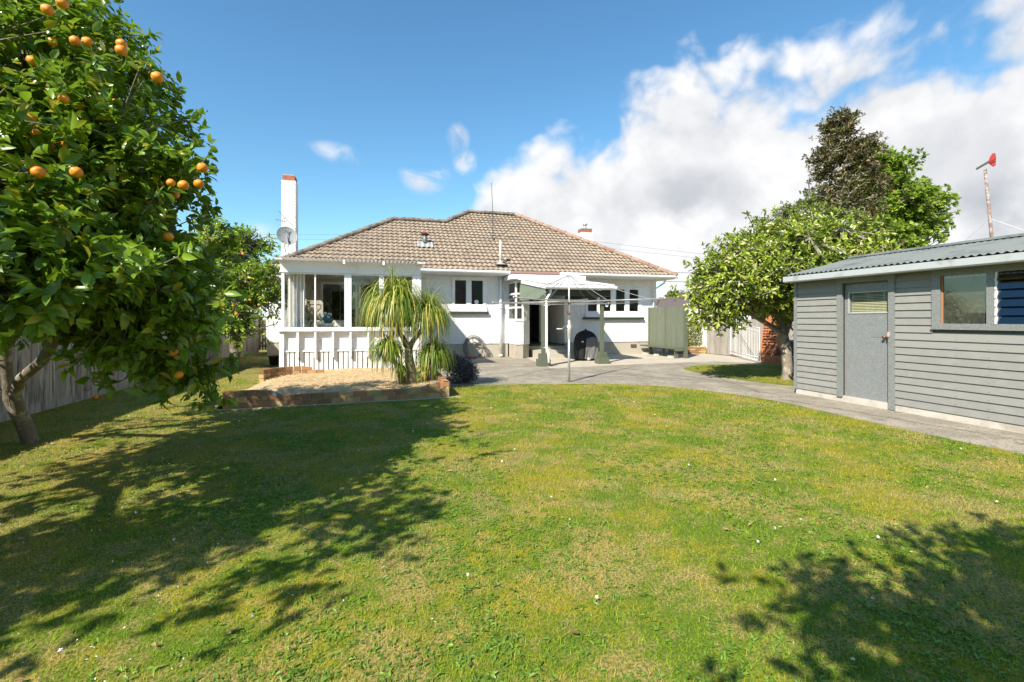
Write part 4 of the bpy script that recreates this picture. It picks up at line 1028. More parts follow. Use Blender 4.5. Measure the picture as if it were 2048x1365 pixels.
# orange tree farther back
base = P(470, 741, Z=0); D_ = 14.7
B_T = [(P(472, 738, D=D_), P(470, 718, D=D_)), ('from', tuple(np.round(np.array(P(470, 718, D=D_)), 3)), P(468, 690, D=D_), P(455, 660, D=D_), P(440, 620, D=D_)), ('from', tuple(np.round(np.array(P(470, 718, D=D_)), 3)), P(478, 690, D=D_ + .1), P(476, 650, D=D_ + .1), P(490, 600, D=D_ + .2), P(500, 560, D=D_))]
def BB(px, py, D, rpx, rpy, rd, w=1): p = P(px, py, D=D); k = D / FPX; return (p.x, p.y, p.z, rpx * k, rd, rpy * k, w)
blobsB = [BB(430, 500, 14.8, 62, 60, 1.1), BB(490, 560, 14.3, 55, 62, 1.0), BB(440, 580, 14.6, 65, 60, 1.1), BB(515, 600, 14.2, 38, 45, .7), BB(510, 500, 14.6, 34, 32, .6), BB(470, 640, 14.4, 40, 30, .7), BB(380, 600, 14.8, 60, 70, 1.2), BB(500, 660, 14.3, 28, 25, .4)]
fr2 = [P(x, y, D=13.4) for x, y in ((473, 628), (466, 612), (437, 620), (518, 610), (452, 600), (472, 522), (486, 508), (500, 600), (440, 560))]
treeB = make_tree('orange_tree', 'smaller orange tree with twin dark trunks at the left corner of the house', 'orange tree', (base.x, base.y, 0), B_T, blobsB, citrusb, bark, rng(12), 340, 4600, 9, .125, .055, r0=.14, tip=.006, limbs=60, fruit=8, fruit_at=fr2, flowers=0, sigma=.17, shell=.45, droop=.2, group='orange trees along the left fence', power=.4)

# orange tree just off the left of the picture: throws the big shadow on the lawn
bC = C2W(-4.6, 1.2)
blobsC = [Cb(-3.34, .65, 3.2, .70, .62, .6), Cb(-3.15, 1.95, 3.45, .5, .5, .35), Cb(-4.9, .1, 3.0, 1.0, .95, .9), Cb(-5.7, 2.4, 3.1, 1.05, 1.1, .6), Cb(-5.2, 3.1, 2.6, .45, .5, .4)]
make_tree('orange_tree', 'bushy orange tree by the left fence, nearest the camera', 'orange tree', (bC.x, bC.y, 0), [(C2W(-4.6, 1.2, .3), C2W(-4.55, 1.2, .9), C2W(-4.4, 1.1, 1.8))], blobsC, citrus, bark, rng(13), 150, 1500, 12, .11, .055, r0=.11, power=.6, twigtube=.05, limbs=22, fruit=20, flowers=0, sigma=.2, shell=.5, simple=True, group='orange trees along the left fence')
# tree behind the camera to the right: throws the shadow in the lower right corner
bD = C2W(1.7, -2.3)
blobsD = [Cb(-.0, -1.0, 3.25, .7, .65, .55), Cb(1.25, -.75, 3.35, .95, .7, .65), Cb(2.6, -.55, 3.3, 1.0, .7, .65), Cb(2.2, -1.7, 3.5, 1.5, .9, .8), Cb(.9, -1.6, 3.2, .9, .6, .6)]
make_tree('garden_tree', 'leafy garden tree standing on the lawn behind the viewpoint', 'tree', (bD.x, bD.y, 0), [(C2W(1.7, -2.3, .5), C2W(1.75, -2.3, 1.2), C2W(1.8, -2.2, 2.0))], blobsD, citrusb, bark, rng(14), 230, 4200, 11, .11, .06, r0=.11, power=.6, twigtube=.05, limbs=24, sigma=.22, shell=.55, simple=True)

# right-hand lemon tree on the lawn island
base = P(1572, 762, Z=0); D_ = 12.2
def T(*a): return [P(x, y, D=d) for x, y, d in a]
r3 = lambda p: tuple(np.round(np.array(p), 3))
E0 = P(1572, 700, D=D_); E1 = P(1566, 668, D=D_)
E_T = [(P(1574, 755, D=D_), P(1575, 735, D=D_), E0, E1), ('from', r3(E1), *T((1545, 655, 12.1), (1505, 630, 11.9), (1470, 610, 11.7))), ('from', r3(E1), *T((1560, 640, 12.2), (1530, 600, 12.2), (1500, 570, 12.2))), ('from', r3(E1), *T((1578, 640, 12.3), (1600, 600, 12.5), (1620, 560, 12.6))), ('from', r3(E0), *T((1585, 715, 12.3), (1605, 700, 12.5)))]
blobsE = [BB(1470, 570, 11.9, 85, 62, 1.3), BB(1430, 600, 11.8, 58, 62, .9), BB(1560, 545, 12.2, 95, 75, 1.4), BB(1640, 510, 12.9, 90, 58, 1.3), BB(1560, 590, 12.0, 60, 40, 1.0), BB(1520, 500, 12.4, 70, 45, 1.0), BB(1690, 500, 13.2, 60, 45, 1.0), BB(1395, 610, 11.7, 26, 42, .5), BB(1452, 650, 11.5, 14, 14, .25, 2), BB(1630, 580, 12.6, 60, 60, 1.0), BB(1610, 475, 12.6, 45, 32, .7), BB(1460, 520, 12.0, 40, 28, .6)]
def keepE(cc):
    cx = cc[:, 0] * CY - cc[:, 1] * SY; d = cc[:, 0] * SY + cc[:, 1] * CY; px = 1024 + FPX * cx / d; py = HOR - FPX * (cc[:, 2] - CAMZ) / d
    return (py < np.interp(px, [1370, 1400, 1430, 1460, 1480, 1520, 1560, 1600], [655, 668, 640, 662, 625, 605, 625, 640])) & (px > 1402)
treeE = make_tree('lemon_tree', 'wide yellow green citrus tree covered in cream blossom beside the grey shed', 'citrus tree', (base.x, base.y, 0), E_T, blobsE, lemon, bark2, rng(15), 700, 8600, 9, .135, .06, r0=.125, tip=.006, limbs=90, sigma=.17, shell=.5, droop=.15, flowers=1500, fl=1.5, power=.42, keep=keepE)

# tall trees behind
base = C2W(18.0, 26)
def blobs_conic(px, ptop, pbot, D, wpx, depth, n, seed):
    out = []; rg_ = random.Random(seed)
    for i in range(n):
        f = i / (n - 1); out.append(BB(px + rg_.uniform(-.25, .25) * wpx * f, ptop + (pbot - ptop) * f, D, wpx * (.30 + .75 * f ** .8), (pbot - ptop) / n * .95, depth * (.3 + .7 * f)))
    return out
bl = [BB(1682, 248, 26, 24, 24, .7, 6), BB(1678, 285, 26, 34, 30, .9, 4), BB(1668, 330, 26, 42, 36, 1.0, 2.5), BB(1728, 315, 26, 30, 40, 1.0, 2.5), BB(1740, 375, 26, 26, 50, 1.1, 1.5), BB(1680, 385, 26, 54, 45, 1.4, 1.2), BB(1690, 440, 26, 64, 50, 1.6, 1.2)]
bb = C2W(17.95, 26)
make_tree('tall_tree', 'tall narrow olive and bronze tree with bare pale stems behind the shed', 'tree', (bb.x, bb.y, 0), [(P(1685, 620, D=26), P(1685, 520, D=26), P(1683, 440, D=26), P(1680, 360, D=26), P(1683, 290, D=26), P(1686, 245, D=26))], bl, totara, bark2, rng(16), 300, 2500, 10, .19, .08, r0=.16, tip=.014, limbs=200, sigma=.24, shell=.55, up=1.2, simple=True, power=.5, twigtube=.5, seg=.5)
bl = [BB(1770, 400, 30, 65, 88, 2.4), BB(1800, 435, 30, 55, 60, 2.2), BB(1758, 335, 30, 36, 38, 1.3, 1.5), BB(1740, 470, 30, 80, 55, 2.4), BB(1838, 410, 30, 30, 40, 1.2, 1.5), BB(1790, 480, 30, 70, 40, 2), BB(1650, 400, 31, 35, 28, 1.2)]
bb = C2W(23.5, 30)
make_tree('maple_tree', 'bright green broad tree to the right of the bronze tree', 'tree', (bb.x, bb.y, 0), [(P(1780, 640, D=30), P(1780, 560, D=30), P(1785, 480, D=30), P(1790, 400, D=30))], bl, maple, barkd, rng(17), 420, 6500, 10, .24, .19, r0=.22, tip=.014, limbs=120, sigma=.32, shell=.5, simple=True, seg=.6, flat=1.0)
bl = [BB(1590, 455, 24, 55, 45, 1.8), BB(1630, 450, 24, 55, 48, 1.8), BB(1545, 480, 24, 45, 35, 1.4), BB(1510, 500, 24, 30, 25, .9), BB(1600, 500, 24, 80, 50, 1.8)]
bb = C2W(14.5, 24)
make_tree('evergreen_tree', 'low dark green bushy tree left of the bronze tree, behind the citrus', 'tree', (bb.x, bb.y, 0), [(P(1600, 640, D=24), P(1600, 570, D=24), P(1600, 500, D=24))], bl, broad, barkd, rng(18), 240, 3600, 9, .17, .08, r0=.16, tip=.01, limbs=80, sigma=.22, shell=.55, simple=True, seg=.5)
bl = [BB(1352, 596, 95, 14, 11, 3), BB(1362, 604, 95, 12, 10, 3)]
bb = P(1355, 640, D=95)
make_tree('distant_tree', 'small far off tree over the neighbouring brown roof', 'tree', (bb.x, bb.y, 0), [(P(1355, 630, D=95), P(1355, 610, D=95))], bl, broad, barkd, rng(19), 60, 700, 8, .35, .25, r0=.25, limbs=15, sigma=.4, simple=True)

# hedge on a low brick wall by the drive
hw0, hw1 = P(1374, 709, Z=0), P(1414, 709, Z=0)
def brick_run(mb, p, q, courses, rg, thick=.11, ch=.1, bl_=.24, z0=0.0, top=None):
    """real bricks laid from p to q; top(f)-> height limit"""
    p, q = Vector((p[0], p[1], 0)), Vector((q[0], q[1], 0)); L = (q - p).length; d = (q - p) / L; s_ = Vector((-d.y, d.x, 0))
    for c in range(courses):
        x = -(bl_ / 2) * (c % 2)
        while x < L - .02:
            a, b = max(x, 0) + .005, min(x + bl_, L) - .005; x += bl_
            if b - a < .03: continue
            lim = 1e9 if top is None else top((a + b) / 2 / L)
            z = z0 + c * ch
            if z + ch * .5 > lim: continue
            mb.cl = (rg.random(), rg.random() * (1.0 if c < courses - 1 else .6), 0); j = rg.uniform(-.004, .004)
            c0, c1 = p + d * a + s_ * j, p + d * b + s_ * j
            def zt(f): 
                if top is None: return z + ch - .010
                return max(z + .02, min(z + ch - .010, top(f) - .005))
            za, zb2_ = zt(a / L), zt(b / L)
            w_ = s_ * thick
            mb.hexa([c0 + Vector((0, 0, z)), c1 + Vector((0, 0, z)), c1 + w_ + Vector((0, 0, z)), c0 + w_ + Vector((0, 0, z)), c0 + Vector((0, 0, za)), c1 + Vector((0, 0, zb2_)), c1 + w_ + Vector((0, 0, zb2_)), c0 + w_ + Vector((0, 0, za))])
mortar = M('mortar', (0.30, 0.27, 0.22), 0.95)
rgb = random.Random(21)
mb = MB(); p, q = (hw0.x - .8, hw0.y + .1), (hw1.x + .05, hw1.y + .1); brick_run(mb, p, q, 4, rgb, ch=.085)
lw = mb.build('brick_wall', brickm, None, 'low red brick wall under the yellow green hedge', 'brick wall')
hb = C2W(0, 0); hc = P(1385, 680, D=21.4)
def box_cloud(n, c, sz, rg, rot=0):
    p = (rg.random((n, 3)) - .5) * 2; k = rg.integers(0, 3, n); sg = np.sign(rg.random(n) - .5); 
    m = rg.random(n) < .75; p[np.arange(n)[m], k[m]] = sg[m] * rg.uniform(.85, 1.03, m.sum()); return np.array(c) + p * np.array(sz)
def shrub(name, label, cat, c, pts, mat, L, W, rg, outc=None, stem=None, simple=True, up=.3, extra=None):
    root = thing(name, (c[0], c[1], 0), label, cat)
    n = len(pts); out = unit(pts - np.array(outc if outc is not None else c)); dr = unit(out + rg.normal(0, .7, (n, 3)) + np.array([0, 0, up])); nr = unit(rg.normal(0, .7, (n, 3)) + np.array([0, 0, 1.]))
    LL = L * rg.uniform(.7, 1.2, n); V, F, k = leaf_arrays(pts, dr, nr, LL, W * LL / L, simple=simple)
    lc = np.repeat(np.stack([rg.random(n), rg.random(n), np.zeros(n)], 1), k, axis=0); npmesh('foliage', V, F, mat, root, lc)
    sk = Skel(); r_ = sk.node(np.array((c[0], c[1], -.02)), -1); k0 = sk.node(np.array((c[0], c[1], .12)), r_)
    sub = pts[rg.choice(n, min(n, 60), replace=False)]; grow(sk, list(sub), rg, seg=.2, wob=.1, minidx=1); V, F = skel_mesh(sk, .03, .004, n=5); npmesh('stem', V, F, barkd, root)
    return root
hedge_leaf = leafmat('hedge_leaf', (0.12, 0.14, 0.02), (0.33, 0.32, 0.06), rough=.5, trans=.3)
rg_ = rng(31); hcx, hcy = (hw0.x + hw1.x) / 2 - .3, hw0.y + .75
shrub('hedge', 'clipped yellow green hedge on the brick wall past the green screen', 'hedge', (hcx, hcy, .9), box_cloud(9000, (hcx, hcy, .88), (.85, .5, .52), rg_), hedge_leaf, .07, .04, rg_)

# ------------------------------------------------------------------ raised brick bed
FL, FR = Vector((-2.60, 9.2, 0)), Vector((1.33, 9.49, 0))
def ftop(f):
    h3, h2 = .315, .205
    if f < .17: return h3
    if f < .25: return h3 + (h2 - h3) * (f - .17) / .08
    if f < .84: return h2
    if f < .93: return h2 + (h3 - h2) * (f - .84) / .09
    return h3
bed = thing('garden_bed', (-.6, 11.8, 0), 'raised brick garden bed of straw mulch in front of the sunroom', 'garden bed')
mb = MB(); brick_run(mb, FL, FR, 3, rgb, ch=.105, bl_=.25, top=ftop, thick=.12)
brick_run(mb, FR + Vector((.0, .0, 0)), (FR.x + .02, 13.2), 3, rgb, ch=.105, bl_=.25, thick=.12)
brick_run(mb, (FL.x - .05, 10.0), (FL.x + .0, FL.y + .1), 3, rgb, ch=.105, bl_=.25, thick=.12, top=lambda f: .2 + .115 * f)
mb.build('brick_edging', brickm, bed); mb = MB()
arc = [Vector((-2.75 + .75 * (1 - math.cos(a)), 12.9 + .75 * math.sin(a), 0)) for a in np.linspace(0, math.pi / 2, 7)]
for a, b in zip(arc[:-1], arc[1:]): brick_run(mb, a, b, 3, rgb, ch=.105, bl_=.25, thick=.11)
brick_run(mb, arc[-1], (-1.45, 13.65), 3, rgb, ch=.105, bl_=.25, thick=.11, top=lambda f: .33 - .12 * f)
mb.build('brick_edging', brickm, bed)
mb = MB(); d = (FR - FL).normalized(); s_ = Vector((-d.y, d.x, 0)) 
def mort(p, q, h0, h1, off=.008, th=.10):
    p, q = Vector((p[0], p[1], 0)), Vector((q[0], q[1], 0)); d = (q - p).normalized(); s_ = Vector((-d.y, d.x, 0)); a, b = p + s_ * off, q + s_ * off; c_, e = q + s_ * (off + th), p + s_ * (off + th); Z = Vector((0, 0, 1))
    mb.hexa([a, b, c_, e, a + Z * h0, b + Z * h1, c_ + Z * h1, e + Z * h0])
L = FR - FL
mb.smooth = False
for f0, f1 in ((0.002, .17), (.17, .25), (.25, .84), (.84, .93), (.93, .998)): mort(FL + L * f0, FL + L * f1, ftop(f0) - .014, ftop(f1) - .014)
mort(FR, (FR.x + .02, 13.2), .3, .3); mb.build('mortar_core', mortar, bed)
mb = MB(); mb.box((FL.x - .06, FL.y - .10, -.02), (FR.x + .2, FL.y - .02, .012), rot=math.atan2(.29, 3.93), piv=(FL.x, FL.y)); mb.build('footing', concl, bed)
def mz(x, y):
    f = min(1, max(0, (y - 9.3) / 4.9)); e = min(1, max(0, (x + 2.75) / .5))
    return .14 - .02 * f + .03 * math.sin(x * 2.3) * math.sin(y * 1.7) - .10 * (1 - e) + (.07 if (x > .2) else 0) * min(1, max(0, (x - .2) / .5)) + .02 * mnoise.noise(Vector((x * 4, y * 4, 0)))
mulchm = M('straw_mulch', (0.50, 0.34, 0.17), 0.95, coords='World', var=((0.70, 0.53, 0.30), 9, .4, .62), bump=(60, 1, .03), var2=((0.20, 0.13, 0.07), 22, .56, .7))
mb = MB(); mb.smooth = True
mb.grid(lambda u, v: (-2.78 + 4.14 * u, 9.26 + .29 * u + (5.2 - .29 * u) * v, mz(-2.78 + 4.14 * u, 9.26 + .29 * u + (5.2 - .29 * u) * v) + .015 * mnoise.noise(Vector((u * 90, v * 110, 3)))), 120, 120)
mb.build('mulch', mulchm, bed)
rg_ = rng(41); n = 16000
x = rg_.uniform(-2.75, 1.28, n); y = 9.35 + rg_.random(n) * 5.0; z = np.array([mz(a, b) for a, b in zip(x, y)]) + rg_.uniform(0, .025, n)
an = rg_.uniform(0, 2 * np.pi, n); dr = np.stack([np.cos(an), np.sin(an), rg_.normal(0, .22, n)], 1); LL = rg_.uniform(.04, .14, n)
V, F, k = leaf_arrays(np.stack([x, y, z], 1), dr, np.tile([0, 0, 1.], (n, 1)) + rg_.normal(0, .3, (n, 3)), LL, rg_.uniform(.004, .009, n), simple=True, curl=.0)
straw = leafmat('straw_strand', (0.42, 0.27, 0.12), (0.85, 0.68, 0.42), rough=.8, trans=.1)
o = npmesh('straw', V, F, straw, bed, np.repeat(np.stack([rg_.random(n), rg_.random(n) * .5, np.zeros(n)], 1), k, axis=0)); o['kind'] = 'stuff'

# ponytail palm -----------------------------------------------------------
pb = P(817, 762, Z=.22); PD_ = (P(817, 762, Z=.22).x * SY + P(817, 762, Z=.22).y * CY)
pp = thing('ponytail_palm', (pb.x, pb.y, .2), 'ponytail palm with drooping strap leaves growing in the straw bed', 'palm')
def Q(px, py, dd=0): return P(px, py, D=PD_ + dd)
mb = MB()
mb.tube([Q(826, 768), Q(822, 745), Q(818, 715), Q(817, 692)], [.17, .12, .088, .085], 14)
mb.tube([Q(817, 698), Q(808, 680), Q(797, 660, -.05), Q(790, 630, -.05), Q(788, 600, 0)], [.075, .055, .042, .036, .03], 12)
mb.tube([Q(818, 698), Q(826, 682), Q(838, 668), Q(850, 650, .1), Q(854, 625, .1)], [.075, .058, .048, .04, .032], 12)
mb.tube([Q(806, 765), Q(798, 740, -.1), Q(786, 715, -.15), Q(778, 690, -.2)], [.09, .06, .045, .035], 12)
mb.tube([Q(836, 766), Q(848, 742, .2), Q(858, 722, .2), Q(866, 702, .25)], [.10, .07, .05, .04], 12)
mb.tube([Q(845, 768, .3), Q(848, 748, .35), Q(850, 735, .35)], [.13, .14, .06], 12)
mb.build('trunk', M('palm_bark', (0.20, 0.16, 0.105), 0.95, coords='World', var=((0.30, 0.25, 0.15), 10, .45, .65), bump=(35, .9, .012)), pp)
strap = leafmat('palm_strap', (0.07, 0.13, 0.012), (0.28, 0.38, 0.04), yellow=(0.58, 0.50, 0.10), rough=.4, trans=.3)
def straps(center, n, length, rg, spread=1.0, updir=.75, grav=.23, w=.02, segs=11, yellow=0.0, outbias=(0, 0, 0)):
    d = unit(rg.normal(size=(n, 3)) * np.array([1, 1, .35]) * spread + np.array([0, 0, updir]) + np.array(outbias)); p = np.tile(np.array(center), (n, 1)) + rg.normal(0, .03, (n, 3)); L = length * rg.uniform(.55, 1.1, n); st_ = (L / segs)[:, None]
    g_ = grav * rg.uniform(.7, 1.4, n)[:, None]; pts = [p]; side0 = unit(np.cross(d, np.array([0, 0, 1.]) + rg.normal(0, .1, (n, 3))))
    for k in range(segs):
        d = unit(d + np.array([0, 0, -1.]) * g_ * (1 + .12 * k)); d = d + side0 * rg.normal(0, .015, (n, 1)); p = p + d * st_; pts.append(p)
    pts = np.stack(pts, 1); W = (w * np.clip(1.15 - np.linspace(0, 1, segs + 1) ** 1.5, .08, 1))[None, :, None] * rg.uniform(.7, 1.2, n)[:, None, None]
    Lf = pts - side0[:, None] * W / 2; Rt = pts + side0[:, None] * W / 2
    V = np.stack([Lf, Rt], 2).reshape(n, -1, 3); k0 = np.arange(n)[:, None] * 2 * (segs + 1)
    F = np.concatenate([k0 + np.array([[2 * i, 2 * i + 1, 2 * i + 3, 2 * i + 2]]) for i in range(segs)])
    lc = np.stack([np.clip(rg.random(n), 0, 1), np.where(rg.random(n) < yellow, .99, .2), np.zeros(n)], 1)
    return V.reshape(-1, 3), F, np.repeat(lc, 2 * (segs + 1), axis=0)
rg_ = rng(51); Vs, Fs, Cs = [], [], []; off = 0
for (px, py, dd, n, ln, ud, ye) in ((787, 602, 0, 900, 1.25, 1.2, .30), (802, 598, -.15, 300, 1.1, 1.1, .25), (856, 622, .1, 640, 1.0, 1.2, .25), (778, 690, -.2, 420, .80, .9, .15), (867, 700, .25, 600, .80, .9, .12), (800, 735, -.3, 60, .5, .5, .2), (850, 735, .1, 50, .5, .5, .2)):
    V, F, c = straps(np.array(Q(px, py, dd)), n, ln, rg_, updir=ud, yellow=ye); Vs.append(V); Fs.append(F + off); Cs.append(c); off += len(V)
npmesh('crown', np.concatenate(Vs), [np.concatenate(Fs)], strap, pp, np.concatenate(Cs))
Vs, Fs, Cs = [], [], []; off = 0
for (px, py, dd, n, ln) in ((788, 612, 0, 90, 1.0), (855, 632, .1, 70, .9), (778, 698, -.2, 50, .6), (867, 708, .25, 50, .6)):
    V, F, c = straps(np.array(Q(px, py, dd)), n, ln, rg_, updir=.1, grav=.4, w=.018); Vs.append(V); Fs.append(F + off); Cs.append(c); off += len(V)
npmesh('dead_fronds', np.concatenate(Vs), [np.concatenate(Fs)], straw, pp, np.concatenate(Cs))

# purple flowering bush
bc = P(924, 770, Z=0); rg_ = rng(61)
pts, _, _ = sample_blobs([(bc.x, bc.y + .25, .32, .36, .34, .34), (bc.x - .18, bc.y + .3, .5, .22, .24, .24), (bc.x + .2, bc.y + .2, .26, .26, .26, .25)], 6500, rg_, .5)
pts = pts[pts[:, 2] > .02]
pur = leafmat('purple_bush_leaf', (0.03, 0.03, 0.025), (0.11, 0.095, 0.095), yellow=(0.40, 0.36, 0.36), rough=.5, trans=.15)
bush = shrub('flowering_bush', 'dark bush with small purple flowers beside the brick bed', 'bush', (bc.x, bc.y + .25, .2), pts, pur, .05, .024, rg_)
sel = pts[rg_.choice(len(pts), 1300, replace=False)]; n = len(sel)
V, F, k = leaf_arrays(sel + unit(sel - np.array([bc.x, bc.y + .25, .2])) * .04, rg_.normal(size=(n, 3)), rg_.normal(size=(n, 3)), np.full(n, .028), np.full(n, .02), simple=True)
npmesh('flowers', V, F, M('purple_petal', (0.30, 0.22, 0.50), 0.7), bush)

# ------------------------------------------------------------------ rotary clothesline
hp_ = P(1138, 765.5, Z=0); hoist = thing('clothesline', (hp_.x, hp_.y, 0), 'rotary clothesline with a galvanised pole at the edge of the lawn', 'clothesline')
HD = hp_.x * SY + hp_.y * CY
mb = MB(); mb.tube([hp_, (hp_.x, hp_.y, P(1138, 668, D=HD).z)], .030, 14); mb.build('lower_pole', galv, hoist)
zc, zt2_ = P(1138, 604, D=HD).z, P(1138, 549, D=HD).z; zh = P(1138, 655, D=HD).z
mb = MB(); mb.tube([(hp_.x, hp_.y, zh), (hp_.x, hp_.y, zt2_)], .022, 12); mb.build('upper_pole', M('pole_grey', (0.55, 0.54, 0.51), 0.5, metal=.3, var=((0.25, 0.12, 0.07), 7, .58, .7)), hoist)
mb = MB(); mb.lathe([(.032, -.28), (.045, -.26), (.05, -.10), (.062, -.07), (.062, .05), (.04, .08), (.038, .16), (.024, .17)], (hp_.x, hp_.y, zh), 16); mb.tube([(hp_.x - .06, hp_.y - .03, zh - .02), (hp_.x - .16, hp_.y - .05, zh), (hp_.x - .20, hp_.y - .05, zh - .04), (hp_.x - .34, hp_.y - .06, zh - .035)], .016, 8); mb.tube([(hp_.x - .09, hp_.y, zh), (hp_.x + .07, hp_.y, zh)], .04, 10)
mb.build('winding_gear', M('gear_white', (0.60, 0.58, 0.52), 0.6, metal=.2, var=((0.28, 0.13, 0.07), 16, .5, .65)), hoist)
mb = MB(); mb.tube([(hp_.x, hp_.y, zc - .32), (hp_.x, hp_.y, zc - .22)], .036, 12); mb.tube([(hp_.x, hp_.y, zc - .06), (hp_.x, hp_.y, zc + .05)], .036, 12); mb.build('collar', rust, hoist)
cw = Vector((hp_.x, hp_.y, zc))
v1n = C2W(.817, -.577).normalized(); R_ = 2.35
ang0 = math.atan2(v1n.y, v1n.x); tips = []
for k in range(4):
    a = ang0 + k * math.pi / 2; tp_ = cw + Vector((math.cos(a), math.sin(a), 0)) * R_ + Vector((0, 0, .02)); tips.append(tp_)
    mb = MB(); mb.tube([cw, tp_], .016, 8); mb.lathe([(0, -.03), (.026, -.02), (.026, .03), (0, .04)], tp_, 10); mb.build('arm', M('arm_steel', (0.34, 0.33, 0.30), 0.5, metal=.4, var=((0.2, 0.12, 0.08), 8, .55, .7)), hoist)
    mb = MB(); sd2 = Vector((-math.sin(a), math.cos(a), 0)) * .03
    for f_ in (.42, .82):
        for q_ in (-1, 1): mb.tube([(hp_.x, hp_.y, zt2_ - .02), cw.lerp(tp_, f_) + Vector((0, 0, .02)) + sd2 * q_ * 2 * f_], .0045, 4); mb.build('stay', galv, hoist)
mb = MB()
for f in (.97, .86, .75, .64, .53, .42):
    ps = [cw.lerp(t_, f) + Vector((0, 0, -.015)) for t_ in tips]
    for k in range(4):
        a, b = ps[k], ps[(k + 1) % 4]; mid = (a + b) / 2 + Vector((0, 0, -.03)); mb.tube([a, mid, b], .0026, 4)
mb.build('line', galv, hoist)

# ------------------------------------------------------------------ covered barbecue
bq = P(1178, 722, Z=.015); k_ = 17.0 / FPX
bbq = thing('covered_barbecue', (bq.x, bq.y + .3, 0), 'barbecue under a fitted black cover with grey front panel, on the patio', 'barbecue')
def bbqp(w2, t_, z, dy):  # t_ angle
    return w2 * math.cos(t_), dy * math.sin(t_), z
mb = MB(); mb.smooth = True
prof = [(.0, .0), (.03, .415), (.2, .435), (.45, .435), (.68, .43), (.85, .40), (.97, .33), (1.06, .22), (1.11, .10), (1.13, .0)]
def bbqf(u, v):
    t_ = u * 2 * math.pi; i = v * (len(prof) - 1); k = min(int(i), len(prof) - 2); f = i - k
    z = prof[k][0] + (prof[k + 1][0] - prof[k][0]) * f; r = prof[k][1] + (prof[k + 1][1] - prof[k][1]) * f
    if v < 1 / (len(prof) - 1): r = .415; z = .04 + .10 * v
    c_, s_2 = math.cos(t_), math.sin(t_); e = .55
    x = math.copysign(abs(c_) ** e, c_) * r; y = math.copysign(abs(s_2) ** e, s_2) * r * .72
    fold = (.05 * mnoise.noise(Vector((x * 9, y * 9, z * 2))) + .010 * mnoise.noise(Vector((x * 5, y * 5, z * 4)))) * (1 - v * .6)
    return (bq.x + x * (1 + fold * 1.5), bq.y + .3 + y * (1 + fold * 2), z + .02)
mb.grid(bbqf, 96, 36); mb.build('cover', M('black_cover', (0.012, 0.012, 0.014), 0.7, spec=.3), bbq)
mb = MB(); mb.smooth = True
def gp(u, v):
    z = .09 + v * (.74 + .06 * math.sin(u * 3.14)); lim = .15 + .0 * v
    x = -.24 * (1 - .35 * v) + (.54 - .10 * v) * u + .05; y = -.345 - .02 * math.sin(u * 3.1) + .05 * mnoise.noise(Vector((u * 5, v * 1.6, 2))) * (1.2 - v) + .02 * mnoise.noise(Vector((u * 13, v * 2.5, 5))) + .02 * v * v
    return (bq.x + x, bq.y + .3 + y, z)
mb.grid(gp, 50, 20); mb.build('front_panel', M('grey_cover', (0.15, 0.145, 0.14), 0.75, spec=.3), bbq)
mb = MB(); mb.lathe([(0, -.025), (.06, -.025), (.065, 0), (.06, .025), (0, .025)], (bq.x - .04, bq.y - .08, .08), 18, 'Y'); mb.build('wheel', M('wheel_grey', (0.42, 0.40, 0.38), 0.6), bbq)
mb = MB(); ico(mb, (bq.x, bq.y + .3, 1.15), .045, 2, .3); mb.build('top_tie', MATS['black_cover'], bbq)
mb = MB(); mb.box((bq.x - .30, bq.y - .025, .70), (bq.x - .23, bq.y - .015, .745)); mb.build('cover_tag', white, bbq)

# hose coil on its hook, bricks below ------------------------------------
hc_ = P(945, 696, Y=18.85); hose = thing('hose_coil', (hc_.x, 18.85, 0), 'coiled grey garden hose hanging on the white wall by the bush', 'garden hose')
rgh = random.Random(9); hm = M('hose_grey', (0.16, 0.155, 0.145), 0.55, var=((0.30, 0.28, 0.24), 10, .5, .6))
for k in range(9):
    mb = MB(); rr_ = .41 + .07 * rgh.uniform(-1, 1); o_ = k * .026; pts = []
    for i in range(33):
        a = i / 32 * 2 * math.pi; pts.append((hc_.x + .0 + o_ * .9 * (1 - math.sin(a)) * .8 + rr_ * math.cos(a) * .95, 18.80 - k * .012 - .05 * math.sin(a * 2 + k), hc_.z + (rr_ + .03) * math.sin(a) - o_ * .4 * (1 - math.sin(a))))
    mb.tube(pts, .013, 7, cap=False); mb.build('hose', hm, hose)
mb = MB(); mb.tube([(hc_.x, 18.98, hc_.z + .36), (hc_.x, 18.72, hc_.z + .36), (hc_.x, 18.70, hc_.z + .42)], .012, 6); mb.tube([(hc_.x + .02, 18.8, hc_.z + .36), (hc_.x - .03, 18.8, hc_.z), (hc_.x + .04, 18.8, hc_.z - .3)], .006, 5); mb.build('hook', rust, hose)
for (px, w_) in ((935, .24), (947, .23)):
    a = P(px, 718, Z=.015); mb = MB(); mb.box((a.x - w_ / 2, a.y, .015), (a.x + w_ / 2, a.y + .11, .10)); mb.build('brick', redbrick, None, 'loose red brick on the patio under the hose coil', 'brick', 'loose bricks under the hose')

